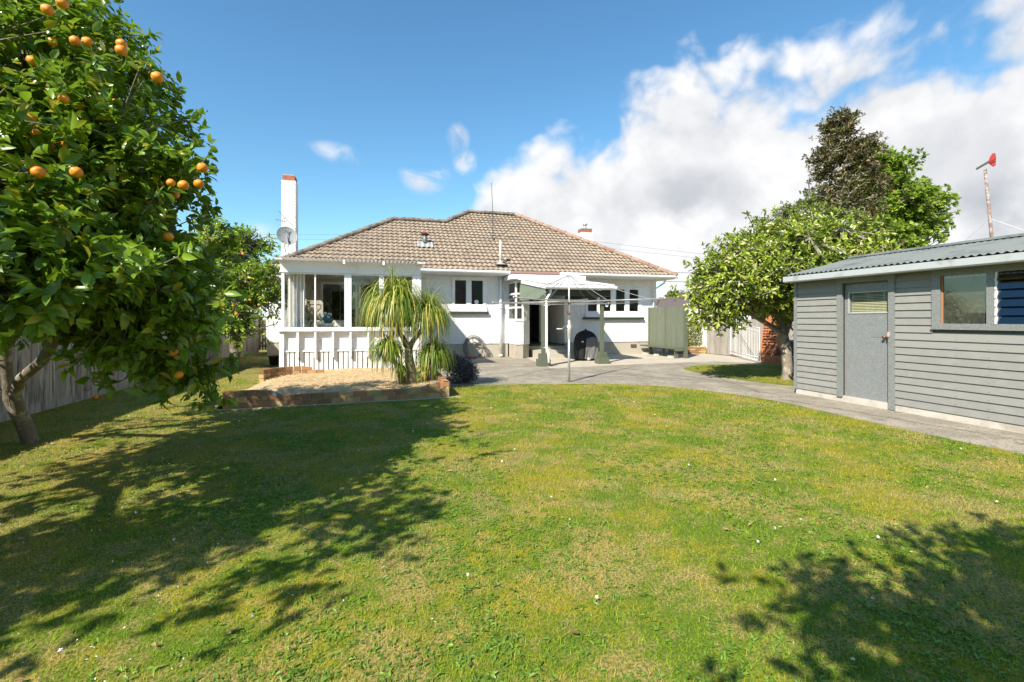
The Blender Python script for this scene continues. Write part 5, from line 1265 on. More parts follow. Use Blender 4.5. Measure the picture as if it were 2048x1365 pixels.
# ------------------------------------------------------------------ green board screen with bench
SX = 11.57
scr = thing('timber_screen', (SX, 17.6, 0), 'sage green board privacy screen at the right corner of the house', 'screen')
def boards(mb, axis, pos, th, a, b, z0, z1, w_, rg, gap=.004, jz=.0, jt=.0):
    x = a
    while x < b - .02:
        x1 = min(x + w_, b); mb.cl = (rg.random(), rg.random(), 0); dz = rg.uniform(-jz, jz); dt = rg.uniform(-jt, jt)
        if axis == 'X': mb.box((pos + dt, x + gap / 2, z0), (pos + th + dt, x1 - gap / 2, z1 + dz))
        else: mb.box((x + gap / 2, pos + dt, z0), (x1 - gap / 2, pos + th + dt, z1 + dz))
        x = x1
mb = MB(); boards(mb, 'X', SX, .025, 16.42, 18.9, .30, 2.07, .15, rgb, jz=.004, jt=.003)
mb.build('boards', greenb, scr)
mb = MB(); mb.box((SX - .02, 16.28, 0), (SX + .10, 16.40, 2.05)); mb.build('post', greenp, scr)
mb = MB(); mb.box((SX - .02, 18.91, .3), (SX + .05, 18.97, 2.07)); mb.build('post', greenp, scr)
mb = MB(); mb.box((SX - .012, 17.66, .3), (SX - .003, 17.70, 2.06)); mb.build('cover_strip', greenp, scr)
bn = thing('bench', (SX - .25, 17.6, 0), 'green plank bench against the timber screen', 'bench')
mb = MB(); mb.box((SX - .46, 16.35, .37), (SX - .03, 18.9, .43)); mb.box((SX - .46, 16.33, .30), (SX - .03, 16.349, .43)); mb.build('seat', greenp, bn)
for y in (16.42, 17.6, 18.6): mb = MB(); mb.box((SX - (.36 if y < 17 else .16), y, .02), (SX - (.24 if y < 17 else .06), y + .1, .37)); mb.build('leg', greenp, bn)
blk = M('concrete_block', (0.5, 0.47, 0.41), 0.95, bump=(30, .6, .01))
for (y, w_) in ((16.5, .24), (17.55, .2), (18.35, .28)):
    mb = MB(); mb.box((SX - .5, y, .015), (SX - .38, y + w_, .10), rot=.1); mb.build('concrete_block', blk, None, 'pale broken concrete block on the patio under the bench edge', 'block', 'concrete blocks by the bench')

# ------------------------------------------------------------------ fences
def paling_fence(name, label, X, y0, y1, mat, side, h=1.8, w_=.15, group=None, jz=.01, plinth=True):
    root = thing(name, (X, (y0 + y1) / 2, 0), label, 'fence', group)
    mb = MB(); rg = random.Random(int(y1 * 10)); boards(mb, 'X', X, .02, y0, y1, .03, h, w_, rg, gap=.008, jz=jz, jt=.004); mb.build('palings', mat, root)
    mb = MB(); mb.cl = (.4, .4, 0)
    for z in (.45, 1.45): mb.box((X + .022 * side if side > 0 else X - .06, y0, z), (X + .06 if side > 0 else X - .006, y1, z + .08))
    mb.build('rails', mat, root)
    y = y0 + .1
    while y < y1: mb = MB(); mb.cl = (.3, .3, 0); mb.box((X + .062 if side > 0 else X - .16, y, 0), (X + .16 if side > 0 else X - .062, y + .1, h - .06)); mb.build('post', mat, root); y += 2.4
    if plinth: mb = MB(); mb.cl = (.6, .2, 0); mb.box((X - .03 if side < 0 else X + .02, y0, -.02), (X - .008 + .03, y1, .16)); mb.build('gravel_board', mat, root)
    return root
paling_fence('paling_fence', 'weathered brown paling fence along the left boundary behind the orange trees', -5.5, -1.5, 24.8, palm_, -1)
paling_fence('paling_fence', 'pale grey paling fence behind the white iron gate on the right', 14.15, 8.0, 18.35, palr, 1, h=1.55, jz=.02)
mb = MB(); x0, x1 = -5.5, -4.68
gt = thing('wooden_gate', (-5.1, 24.8, 0), 'narrow brown wooden gate between the left fence and the house', 'gate')
rg = random.Random(4); boards(mb, 'Y', 24.8, .02, x0, x1, .1, 1.5, .12, rg, gap=.03); mb.build('palings', palm_, gt)
mb = MB(); mb.cl = (.1, .2, 0); mb.box((x0, 24.76, .25), (x1, 24.799, .35)); mb.box((x0, 24.76, 1.2), (x1, 24.799, 1.3)); mb.hexa([(x0, 24.77, .35), (x0 + .1, 24.77, .35), (x0 + .1, 24.799, .35), (x0, 24.799, .35), (x1 - .1, 24.77, 1.2), (x1, 24.77, 1.2), (x1, 24.799, 1.2), (x1 - .1, 24.799, 1.2)]); mb.build('brace', palm_, gt)
# white iron drive gate, open against the fence
ga, gb = P(1461, 711, Z=.05), P(1519, 725, Z=.05)
gate = thing('iron_gate', (gb.x, gb.y, 0), 'white wrought iron gate standing open against the grey fence', 'gate')
gw = M('gate_white', (0.66, 0.66, 0.64), 0.5); n = 20
def gtop(f): return 1.25 + .28 * math.sin(f * math.pi * .5) ** 2
mb = MB()
for i in range(n + 1): f = i / n; p = ga.lerp(gb, f); mb.tube([(p.x, p.y, .1), (p.x, p.y, gtop(1 - f))], .009 if 0 < i < n else .02, 5)
mb.build('bars', gw, gate)
mb = MB()
for z in (.1, .22): mb.tube([(ga.x, ga.y, z), (gb.x, gb.y, z)], .014, 6)
mb.tube([Vector((*ga.lerp(gb, i / 12).xy, gtop(1 - i / 12))) for i in range(13)], .016, 6); mb.tube([Vector((*ga.lerp(gb, i / 12).xy, gtop(1 - i / 12) - .13)) for i in range(13)], .012, 6)
for i in range(n): p = ga.lerp(gb, (i + .5) / n); mb.lathe([(.035, -.006), (.035, .006), (.028, .006), (.028, -.006), (.035, -.006)], (p.x, p.y, .16), 8, 'X')
mb.build('rails', gw, gate)
# carved orange panel leaning by the gate
om = M('orange_panel', (0.50, 0.165, 0.06), 0.6, var=((0.36, 0.09, 0.03), 5, .5, .8)); bm_ = M('black_panel_paint', (0.02, 0.016, 0.015), 0.6)
a = P(1521, 728, Z=0); b = P(1568, 732, Z=0); b = Vector((a.x + (b - a).normalized().x * .95, a.y + (b - a).normalized().y * .95, 0)); d = (b - a).normalized(); nrm = Vector((-d.y, d.x, 0)) * -1
if nrm.dot(Vector((-a.x, -a.y, 0))) < 0: nrm = -nrm
pan = thing('carved_panel', (a.x, a.y, 0), 'orange panel painted with black carved stripes leaning behind the citrus trunk', 'panel')
outl = [(.02, 0), (.0, .5), (.06, .95), (.10, 1.45), (.28, 1.66), (.55, 1.62), (.74, 1.5), (.90, 1.2), (.93, .7), (.78, .3), (.82, 0)]
mb = MB(); mb.prism([a + d * (u * 1.0) + Vector((0, 0, z)) for u, z in outl], -nrm * .04); mb.build('board', om, pan)
mb = MB(); o1 = nrm * .006
for i in range(9):
    z = .55 + i * .095
    for j in range(5):
        u = .06 + j * .095 + .01 * i; s2 = [(u, z), (u + .075, z + .012), (u + .055, z + .05), (u - .01, z + .035)]
        mb.prism([a + d * p_[0] + nrm * .001 + Vector((0, 0, p_[1])) for p_ in s2], o1)
for k in range(7):
    pts = []
    for i in range(7):
        t_ = i / 6; ang = 2.7 - 2.4 * t_; r_ = .12 + .05 * k; pts.append(a + d * (.42 + r_ * math.cos(ang) * .9) + Vector((0, 0, .28 + r_ * math.sin(ang) * 1.15 - .05 * k * 0.3)) + nrm * .004)
    mb.tube(pts, .012, 5)
mb.build('carved_pattern', bm_, pan)
# dark bin beside it
wb = P(1590, 735, D=15.6); bn_ = thing('wheelie_bin', (wb.x, wb.y, 0), 'dark wheelie bin behind the citrus trunk', 'bin')
bmz = M('bin_plastic', (0.018, 0.022, 0.025), 0.5)
mb = MB(); mb.hexa([(wb.x - .24, wb.y - .26, .04), (wb.x + .24, wb.y - .26, .04), (wb.x + .24, wb.y + .26, .04), (wb.x - .24, wb.y + .26, .04), (wb.x - .29, wb.y - .33, .78), (wb.x + .29, wb.y - .33, .78), (wb.x + .29, wb.y + .33, .78), (wb.x - .29, wb.y + .33, .78)]); mb.build('body', bmz, bn_)
mb = MB(); mb.hexa([(wb.x - .31, wb.y - .36, .782), (wb.x + .31, wb.y - .36, .782), (wb.x + .31, wb.y + .38, .782), (wb.x - .31, wb.y + .38, .782), (wb.x - .27, wb.y - .30, .84), (wb.x + .27, wb.y - .30, .84), (wb.x + .27, wb.y + .36, .86), (wb.x - .27, wb.y + .36, .86)]); mb.build('lid', bmz, bn_)

# ------------------------------------------------------------------ shed
shp = lcmat('shed_weatherboard', (0.235, 0.232, 0.212), (0.262, 0.258, 0.238), 0.6, (60, .35, .003), stain=(0.27, 0.265, 0.24))
shs = M('shed_trim_speckled', (0.19, 0.195, 0.185), 0.55, var=((0.20, 0.21, 0.205), 20, .45, .6), speck=((0.24, 0.25, 0.245), 75, .72, .78), bump=(70, .4, .003))
shr = M('shed_roof_iron', (0.20, 0.215, 0.195), 0.5, metal=.15, var=((0.12, 0.135, 0.12), 2, .45, .7))
shg = M('shed_gutter', (0.42, 0.44, 0.44), 0.45, var=((0.33, 0.33, 0.32), 4, .5, .7))
SHX, SY1, SY0, SHB = 8.37, 8.02, 1.6, 3.2                     # front plane, far and near ends, depth
shed = thing('shed', (SHX + SHB / 2, (SY0 + SY1) / 2, 0), 'grey weatherboard garden shed with corrugated iron roof on the right', 'shed')
def wy(px, py): return P(px, py, X=SHX)
def wrx(x0, y0, x1, y1):
    a_, b_ = wy(x0, (y0 + y1) / 2), wy(x1, (y0 + y1) / 2); c_, e_ = wy((x0 + x1) / 2, y1), wy((x0 + x1) / 2, y0)
    return min(a_.y, b_.y), max(a_.y, b_.y), c_.z, e_.z
dy0, dy1 = wy(1780, 650).y, wy(1687, 650).y; dzt = wy(1735, 566).z; dzb = wy(1735, 790).z
wy0, wy1 = 3.2, wy(1880, 600).y; wz0, wz1 = wy(1930, 648).z, wy(1930, 549).z
mb = MB(); z = .13; rs_ = random.Random(8); EV = 2.33
def bspans(z0, z1):
    cuts = [(dy0 - .10, dy1 + .10, 0, dzt + .12), (wy0 - .0, wy1 + .09, wz0 - .05, wz1 + .10)]
    segs = [(SY0, SY1 - .03)]
    for a, b, c, e in cuts:
        if z1 <= c + .005 or z0 >= e - .005: continue
        ns = []
        for s0, s1 in segs:
            if a > s0: ns.append((s0, min(a, s1)))
            if b < s1: ns.append((max(b, s0), s1))
        segs = [q for q in ns if q[1] - q[0] > .01]
    return segs
while z < EV - .02:
    z1_ = min(z + .1215, EV)
    for a, b in bspans(z + .01, z1_ - .01):
        mb.cl = (rs_.random(), rs_.random(), 0)
        mb.hexa([(SHX - .030, a, z - .008), (SHX, a, z - .008), (SHX, b, z - .008), (SHX - .030, b, z - .008), (SHX - .008, a, z1_), (SHX, a, z1_), (SHX, b, z1_), (SHX - .008, b, z1_)])
    z = z1_
z = .13
while z < EV + .4:      # far gable end
    z1_ = z + .1215; mb.cl = (rs_.random(), rs_.random(), 0); wd = SHB if z < EV else max(.2, SHB - 2 * (z - EV) / .27)
    x_ = SHX + (SHB - wd) / 2
    mb.hexa([(x_ + .0, SY1, z - .008), (x_ + .0, SY1 + .030, z - .008), (x_ + wd, SY1 + .030, z - .008), (x_ + wd, SY1, z - .008), (x_, SY1, z1_), (x_, SY1 + .008, z1_), (x_ + wd, SY1 + .008, z1_), (x_ + wd, SY1, z1_)]); z = z1_
mb.build('weatherboards', shp, shed)
mb = MB(); rs2 = random.Random(12); z = .13
while z < EV - .05:
    for yy in (2.0, 2.55, 3.05, 3.6, 4.2, 4.75, 5.15, 6.55, 7.2, 7.85):
        for a, b in bspans(z + .01, z + .11):
            if a + .04 < yy < b - .04: mb.tube([(SHX - .031, yy + rs2.uniform(-.01, .01), z + .018), (SHX - .026, yy, z + .018)], .0045, 6)
    z += .1215
mb.build('nail_heads', M('nail_dull', (0.11, 0.10, 0.09), 0.7), shed)
mb = MB(); mb.wall('X', SHX + .001, .09, SY0, SY1 - .001, .10, EV + .01, [(dy0, dy1, .10, dzt), (wy0, wy1, wz0, wz1)]); mb.box((SHX + .092, SY1 - .1, .1), (SHX + SHB, SY1 - .002, EV)); mb.box((SHX + .092, SY0, .1), (SHX + SHB, SY0 + .1, EV)); mb.box((SHX + SHB - .08, SY0 + .101, .1), (SHX + SHB, SY1 - .101, EV))
mb.build('wall', M('shed_lining', (0.12, 0.11, 0.10), 0.9), shed)
mb = MB(); mb.box((SHX - .012, SY0, -.02), (SHX + .1, SY1 + .01, .122)); mb.box((SHX + .101, SY1 - .1, -.02), (SHX + SHB, SY1 + .012, .122)); mb.build('foundation', M('foundation_cream', (0.50, 0.47, 0.41), 0.9, var=((0.36, 0.32, 0.26), 3, .45, .7), bump=(20, .5, .006)), shed)
mb = MB(); mb.box((SHX - .042, SY1 - .03, .11), (SHX - .0, SY1 + .035, EV)); mb.build('corner_board', shs, shed)
mb = MB()
mb.box((SHX - .045, dy1, .10), (SHX + .02, dy1 + .10, dzt + .02)); mb.box((SHX - .045, dy0 - .10, .02), (SHX + .02, dy0, dzt + .02)); mb.box((SHX - .045, dy0 - .12, dzt + .021), (SHX + .02, dy1 + .12, dzt + .12)); mb.box((SHX - .06, dy0 - .13, dzt + .121), (SHX + .02, dy1 + .13, dzt + .15)); mb.build('door_frame', shs, shed)
DX = SHX + .03
pz0, pz1 = wy(1737, 625).z, wy(1737, 585).z; py0, py1 = wy(1777, 600).y, wy(1697, 600).y
mb = MB(); mb.wall('X', DX, .04, dy0 + .005, dy1 - .005, .125, dzt - .005, [(py0, py1, pz0, pz1)]); door = mb.build('door', M('shed_door_stipple', (0.19, 0.195, 0.19), 0.5, speck=((0.25, 0.26, 0.26), 90, .65, .72), bump=(80, .5, .003), var=((0.19, 0.205, 0.21), 6, .4, .6)), shed)
mb = MB(); mb.box((DX + .02, py0, pz0), (DX + .024, py1, pz1)); mb.build('pane', glass, door)
mb = MB(); mb.frame('X', DX - .012, .011, py0 - .02, py1 + .02, pz0 - .02, pz1 + .02, .02); mb.build('pane_frame', M('shed_trim_light', (0.40, 0.40, 0.38), 0.5), door)
mb = MB(); z = pz0
while z < pz1: mb.hexa([(DX + .042, py0, z), (DX + .044, py0, z), (DX + .044, py1, z), (DX + .042, py1, z), (DX + .052, py0, z + .017), (DX + .054, py0, z + .017), (DX + .054, py1, z + .017), (DX + .052, py1, z + .017)]); z += .028
mb.build('blind', M('blind_cream', (0.42, 0.42, 0.27), 0.7), door)
ky = wy(1770, 675); mb = MB(); mb.tube([(DX, ky.y, ky.z), (DX - .04, ky.y, ky.z)], .012, 8); mb.lathe([(0, -.075), (.024, -.07), (.028, -.055), (.018, -.04), (.012, -.035)], (DX, ky.y, ky.z), 14, 'X')
mb.build('handle', M('brass_worn', (0.20, 0.10, 0.05), 0.4, metal=.5), door)
k1 = wrx(1739, 663, 1778, 675); mb = MB(); mb.box((DX - .004, k1[0], k1[2]), (DX - .0005, k1[1], k1[3])); mb.build('push_plate', M('push_plate_metal', (0.30, 0.31, 0.31), 0.4, metal=.4), door)
k2 = wy(1780, 670); mb = MB(); mb.box((SHX - .052, dy0 - .03, k2.z - .05), (SHX - .046, dy0 + .02, k2.z + .05)); mb.tube([(SHX - .06, dy0 - .005, k2.z - .045), (SHX - .06, dy0 - .005, k2.z + .045)], .008, 6); mb.build('latch', rust, door)
# window: fixed light and louvres
gy0, gy1 = wy(1977, 600).y, wy(1884, 600).y; ly1 = wy(1996, 600).y
mb = MB(); fx = SHX - .045
mb.box((fx, gy1, wz0 - .05), (SHX + .05, wy1 + .09, wz1 + .09)); mb.box((fx, wy0 - .09, wz0 - .05), (SHX + .05, gy1 - .0001, wz0)); mb.box((fx, wy0 - .09, wz1), (SHX + .05, gy1 - .0001, wz1 + .09)); mb.box((fx, ly1 + .02, wz0 + .0001), (SHX + .05, gy0, wz1 - .0001)); mb.box((fx, wy0 - .09, wz0 + .0001), (SHX + .05, wy0, wz1 - .0001))
mb.box((fx - .02, wy0 - .1, wz0 - .09), (SHX, wy1 + .09, wz0 - .051))
wn = mb.build('window', shs, shed)
mb = MB(); mb.box((SHX + .0, gy0, wz0), (SHX + .004, gy1, wz1)); mb.build('pane', glassmat('dusty_shed_glass', tint=(.6, .62, .58), base=.12, dirt=.35), wn)
mb = MB(); mb.box((SHX - .01, gy1 - .018, wz0), (SHX + .01, gy1 - .001, wz1)); mb.build('sash', M('bare_timber', (0.42, 0.18, 0.08), 0.8), wn)
mb = MB(); mb.box((SHX - .03, ly1 - .005, wz0), (SHX + .03, ly1 + .02, wz1)); mb.build('louvre_frame', white, wn)
nl = 6; lg = glassmat('louvre_glass', tint=(.35, .4, .45), base=.14)
for i in range(nl):
    z0 = wz0 + (wz1 - wz0) * i / nl; h = (wz1 - wz0) / nl + .02
    mb = MB(); mb.hexa([(SHX - .035, wy0, z0), (SHX - .030, wy0, z0 - .002), (SHX - .030, ly1 - .006, z0 - .002), (SHX - .035, ly1 - .006, z0), (SHX + .015, wy0, z0 + h), (SHX + .02, wy0, z0 + h - .002), (SHX + .02, ly1 - .006, z0 + h - .002), (SHX + .015, ly1 - .006, z0 + h)]); mb.build('louvre', lg, wn)
    mb = MB(); mb.box((SHX - .045, ly1 - .004, z0 - .005), (SHX - .02, ly1 + .015, z0 + .03)); mb.build('louvre_clip', white, wn)
mb = MB(); mb.box((SHX + 1.6, SY0 + .2, .2), (SHX + 1.65, SY1 - .3, 2.3)); mb.box((SHX + .1, SY0 + .1, .125), (SHX + SHB - .1, SY1 - .1, .13)); mb.build('shed_partition', M('shed_inside', (0.10, 0.09, 0.075), 0.9), shed)
# roof
RY1, RY0, EX, RX = SY1 + .045, SY0 - .2, SHX - .25, SHX + SHB / 2
RZ0, RZ1 = 2.455, 2.44 + (SHB / 2 + .25) * .242
mb = MB(); mb.smooth = True
nw = int((RY1 - RY0) / .076 * 8)
mb.grid(lambda u, v: (EX + (RX - EX) * v, RY0 + (RY1 - RY0) * u, RZ0 + (RZ1 - RZ0) * v + .013 * math.sin((RY1 - RY0) * u / .1 * 6.283)), nw, 3)
mb.grid(lambda u, v: (RX + (RX - EX) * v, RY0 + (RY1 - RY0) * u, RZ1 - (RZ1 - RZ0) * v + .013 * math.sin((RY1 - RY0) * u / .1 * 6.283)), nw, 3)
sr = mb.build('roof', shr, shed)
mb = MB(); mb.prism([(RX - .17, RY1 + .01, RZ1 - .015), (RX - .16, RY1 + .01, RZ1 + .02), (RX, RY1 + .01, RZ1 + .05), (RX + .16, RY1 + .01, RZ1 + .02), (RX + .17, RY1 + .01, RZ1 - .015), (RX, RY1 + .01, RZ1 + .014)], (0, RY0 - RY1 - .02, 0)); mb.build('ridge_cap', shr, sr)
mb = MB(); prof = [(.0, .045), (0, -.075), (-.085, -.075), (-.10, -.055), (-.10, .045), (-.088, .045), (-.088, -.05), (-.08, -.063), (-.012, -.063), (-.012, .045)]
mb.prism([(EX + .04 + o_, RY1, RZ0 - .075 + z) for o_, z in prof], (0, RY0 - RY1, 0)); mb.build('gutter', shg, sr)
mb = MB(); mb.box((EX + .045, RY0 + .01, EV - .02), (SHX - .046, RY1 - .01, EV + .0)); mb.build('soffit', shs, sr)
mb = MB(); mb.hexa([(EX + .02, RY1 - .028, RZ0 - .11), (EX + .02, RY1 - .004, RZ0 - .11), (EX + .02, RY1 - .004, RZ0 - .02), (EX + .02, RY1 - .028, RZ0 - .02), (RX, RY1 - .028, RZ1 - .12), (RX, RY1 - .004, RZ1 - .12), (RX, RY1 - .004, RZ1 - .02), (RX, RY1 - .028, RZ1 - .02)]); mb.build('bargeboard', shg, sr)

# ------------------------------------------------------------------ weather vane pole behind the shed
vb = P(1984, 480, D=13.5); vt = P(1970, 338, D=13.5)
vn = thing('weather_vane', (vb.x + .05, vb.y, 0), 'weather vane with red tail fin on a leaning wooden pole over the shed', 'weather vane')
dd = (vt - vb); foot = vb - dd * (vb.z / dd.z)
mb = MB(); mb.tube([foot, vb, vt], [.05, .042, .034], 10); mb.build('pole', M('pole_wood', (0.22, 0.14, 0.11), 0.9, coords='World', var=((0.36, 0.32, 0.30), 9, .45, .6)), vn)
va, vb2 = P(1953, 340, D=13.7), P(1979, 325, D=13.35); mb = MB(); dv = (vb2 - va); sd_ = dv.cross(Vector((0, 0, 1))).normalized() * .02; up = Vector((0, 0, .05))
mb.hexa([va - sd_, va + sd_, vb2 + sd_, vb2 - sd_, va - sd_ + up, va + sd_ + up, vb2 + sd_ + up, vb2 - sd_ + up]); mb.build('boom', M('vane_green', (0.13, 0.15, 0.11), 0.7), vn)
ff = [(1977, 326), (1981, 314), (1986, 307), (1990, 306), (1992, 312), (1992, 326), (1991, 332), (1988, 333.5), (1984, 331)]
mb = MB(); mb.prism([P(x, y, D=13.3) for x, y in ff], (.01, .02, 0)); mb.build('tail_fin', M('vane_red', (0.42, 0.035, 0.03), 0.6, var=((0.30, 0.06, 0.05), 8, .5, .7)), vn)
mb = MB(); mb.tube([P(1977, 326, D=13.25), P(1992, 317.5, D=13.25)], .010, 6); mb.build('fin_bar', dark, vn)
kn = vb.lerp(vt, .30)
for (x, y, d_) in ((1920, 492, 12.0), (2100, 480, 12.5)):
    mb = MB(); e = P(x, y, D=d_); mb.tube([kn, kn.lerp(e, .2), e], .006, 5); mb.build('guy_wire', galv, vn)

# ------------------------------------------------------------------ dish and antenna on the roof
dc = P(574, 472, D=18.2); ds = thing('satellite_dish', roofpt(577, 508), 'grey satellite dish on the left hip of the roof', 'satellite dish')
nd = Vector((.38, -.86, .34)).normalized(); u_ = nd.cross(Vector((0, 0, 1))).normalized(); v_ = u_.cross(nd).normalized()
mb = MB(); mb.smooth = True
def dish(u, v, off=0): a = u * 2 * math.pi; r = .37 * v; return dc + u_ * r * math.cos(a) + v_ * r * 1.03 * math.sin(a) + nd * (.075 * v * v - .05 - off)
mb.grid(lambda u, v: dish(u, v), 40, 8); mb.grid(lambda u, v: dish(u, v, .012), 40, 8); mb.build('reflector', M('dish_grey', (0.30, 0.32, 0.31), 0.6, var=((0.10, 0.11, 0.10), 8, .56, .66)), ds)
fd = dc + nd * .36 + v_ * -.12
mb = MB(); mb.tube([dc - v_ * .37 + nd * .02, fd], .018, 6); mb.tube([fd, fd + nd * -.08 + v_ * .03], .035, 8); mb.build('feed_arm', M('arm_dark', (0.10, 0.10, 0.10), 0.6), ds)
rp = roofpt(577, 508); mb = MB(); mb.tube([rp, rp.lerp(dc, .5) + Vector((0, .12, 0)), dc - nd * .05], .022, 8); mb.build('mount', galv, ds)
at = thing('tv_antenna', P(571, 500, D=19.2), 'thin television antenna beside the satellite dish', 'antenna')
mb = MB(); a0, a1 = P(562, 424, D=19.2), P(563, 462, D=19.2); mb.tube([P(571, 505, D=19.2), P(564, 440, D=19.2)], .016, 6); mb.build('mast', galv, at)
mb = MB(); b0, b1 = P(550, 439, D=19.0), P(572, 444, D=19.6); mb.tube([b0, b1], .012, 5)
for i in range(7):
    q = b0.lerp(b1, i / 6); mb.tube([q + Vector((0, 0, .25 - .02 * i)), q - Vector((0, 0, .25 - .02 * i))], .005, 4)
b2, b3 = P(557, 422, D=18.8), P(594, 462, D=19.4); mb.tube([b2, b3], .010, 5)
for i in range(10): q = b2.lerp(b3, .15 + i * .085); mb.tube([q + Vector((0, 0, .0)), q - Vector((0, 0, .32))], .004, 4)
mb.build('elements', galv, at)

# ------------------------------------------------------------------ neighbours and wires
nb = thing('neighbour_house', (19.5, 16, 0), 'white neighbouring house glimpsed through the citrus tree beyond the grey fence', 'house')
mb = MB(); mb.box((16.9, 9.5, 0), (23, 23.5, 2.75)); mb.build('wall', M('neighbour_white', (0.72, 0.70, 0.66), 0.8), nb)
mb = MB(); mb.add([(16.4, 9, 2.75), (23.5, 9, 2.75), (23.5, 24, 2.75), (16.4, 24, 2.75), (19.9, 12.5, 4.2), (19.9, 20.5, 4.2)], [(0, 1, 4), (1, 2, 5, 4), (2, 3, 5), (3, 0, 4, 5), (0, 3, 2, 1)]); mb.build('roof', M('neighbour_roof', (0.10, 0.095, 0.09), 0.8), nb)
for y in (12.5, 17.5, 20.8):
    mb = MB(); mb.frame('X', 16.86, .05, y, y + 1.3, 1.2, 2.3, .07); wq = mb.build('window', white, nb); mb = MB(); mb.box((16.88, y + .07, 1.27), (16.885, y + 1.23, 2.23)); mb.build('pane', dark, wq)
fc_ = P(1340, 640, D=62); fh = thing('distant_house', (fc_.x, fc_.y, 0), 'far house whose dark brown hip roof shows above the green screen', 'house')
fm = M('far_roof', (0.115, 0.09, 0.08), 0.85)
zr0, zr1 = P(1340, 622, D=60).z, P(1340, 597.5, D=64).z
mb = MB(); mb.box((fc_.x - 4.5, fc_.y - 3.5, 0), (fc_.x + 8, fc_.y + 5, zr0)); mb.build('wall', M('far_wall', (0.4, 0.33, 0.28), 0.9), fh)
mb = MB(); X0, X1, Y0, Y1 = fc_.x - 5, fc_.x + 8.5, fc_.y - 4, fc_.y + 5.5; ym = (Y0 + Y1) / 2
mb.add([(X0, Y0, zr0), (X1, Y0, zr0), (X1, Y1, zr0), (X0, Y1, zr0), (X0 + 4, ym, zr1), (X1 - 4, ym, zr1)], [(0, 1, 5, 4), (1, 2, 5), (2, 3, 4, 5), (3, 0, 4), (0, 3, 2, 1)]); mb.build('roof', fm, fh)
mb = MB()
for p, q in (((X0, Y0, zr0), (X0 + 4, ym, zr1)), ((X1, Y0, zr0), (X1 - 4, ym, zr1)), ((X0 + 4, ym, zr1), (X1 - 4, ym, zr1))): mb.tube([p, q], .12, 6)
mb.tube([(X0 + 5.4, ym - 1.2, zr1 - .7), (X0 + 5.4, ym - 1.2, zr1 + .1)], .1, 6); mb.build('ridge_cap', fm, fh)
wirem = M('wire_grey', (0.10, 0.11, 0.12), 0.7)
def wire(p0_, p1__, sag, label):
    mb = MB(); a, b = P(p0_[0], p0_[1], D=p0_[2]), P(p1__[0], p1__[1], D=p1__[2]); pts = [a.lerp(b, i / 16) + Vector((0, 0, -sag * 4 * (i / 16) * (1 - i / 16))) for i in range(17)]
    mb.tube(pts, .011, 4); mb.build('power_line', wirem, None, label, 'power line')
wire((-400, 448, 48), (700, 470, 52), .3, 'upper overhead wire crossing the sky behind the tall left chimney')
wire((-400, 456, 48), (700, 479, 52), .3, 'lower overhead wire crossing the sky behind the tall left chimney')
wire((1180, 482, 50), (2300, 560, 46), .8, 'topmost overhead wire in the sky right of the small chimney')
wire((1180, 492, 50), (2300, 566, 46), .8, 'second overhead wire in the sky right of the small chimney')
wire((1340, 545, 24), (2300, 560, 46), .2, 'service wire leaving the right end of the roof')
wire((1325, 563, 22), (2300, 575, 46), .2, 'lowest service wire leaving the right end of the wall')

# fallen orange
fo = P(191, 796, Z=.04); mb = MB(); ico(mb, (fo.x, fo.y, .042), .045, 3, .05); mb.build('orange', orangem, None, 'fallen orange lying on the grass near the left fence', 'orange')
# stump-like pot by the sunroom corner
c = P(548, 712, D=16.2); mb = MB(); mb.lathe([(0, 0), (.12, 0), (.17, .28), (.19, .30), (.17, .31), (.15, .28), (0, .26)], (c.x - .0, c.y, 0), 16); mb.build('plant_pot', M('pot_dark', (0.06, 0.045, 0.035), 0.8), None, 'dark plant pot by the left corner of the sunroom', 'plant pot')

# plants in the sunroom
def spiky(name, label, px, py, Y, n, ln, z0, ud=1.2):
    c = P(px, py, Y=Y); rg = rng(int(px)); root = thing(name, (c.x, Y, z0), label, 'potted plant')
    mb = MB(); mb.lathe([(0, 0), (.08, 0), (.11, .18), (.10, .18), (0, .15)], (c.x, Y, z0), 14); mb.build('pot', M('indoor_pot', (0.55, 0.55, 0.54), 0.4), root)
    V, F, lc = straps(np.array((c.x, Y, z0 + .16)), n, ln, rg, updir=ud, grav=.05, w=.045, segs=6); npmesh('foliage', V, [F], strap, root, lc)
spiky('potted_plant', 'spiky green potted plant behind the middle sunroom window', 712, 650, 15.2, 22, .5, .95)
mb = MB(); c = P(712, 650, Y=15.2); mb.box((c.x - .25, 15.0, .66), (c.x + .25, 15.4, .945)); mb.build('plant_stand', white, None, 'low white stand under the spiky sunroom plant', 'stand')
rg_ = rng(77); c = P(619, 622, Y=16.2); n = 60
root = thing('potted_plant', (c.x, 16.2, .66), 'tall dark leafy plant beside the heart ornament in the sunroom', 'potted plant')
mb = MB(); mb.lathe([(0, 0), (.1, 0), (.14, .25), (.12, .25), (0, .2)], (c.x, 16.2, .66), 14); mb.build('pot', MATS['indoor_pot'], root)
pts = np.array((c.x, 16.2, 1.5)) + rg_.normal(0, 1, (n, 3)) * np.array([.16, .12, .4]); V, F, k = leaf_arrays(pts, rg_.normal(size=(n, 3)), np.tile([0, 0, 1.], (n, 1)), np.full(n, .16), np.full(n, .09)); npmesh('foliage', V, F, citrus, root, np.repeat(np.stack([rg_.random(n) * .3, rg_.random(n) * .5, np.zeros(n)], 1), k, axis=0))
mb = MB(); mb.tube([(c.x, 16.2, .85), (c.x + .03, 16.2, 1.4), (c.x - .02, 16.2, 2.1)], .01, 5)
for p_ in pts[::3]: mb.tube([(c.x, 16.2, min(p_[2], 2.0)), tuple(p_)], .005, 4)
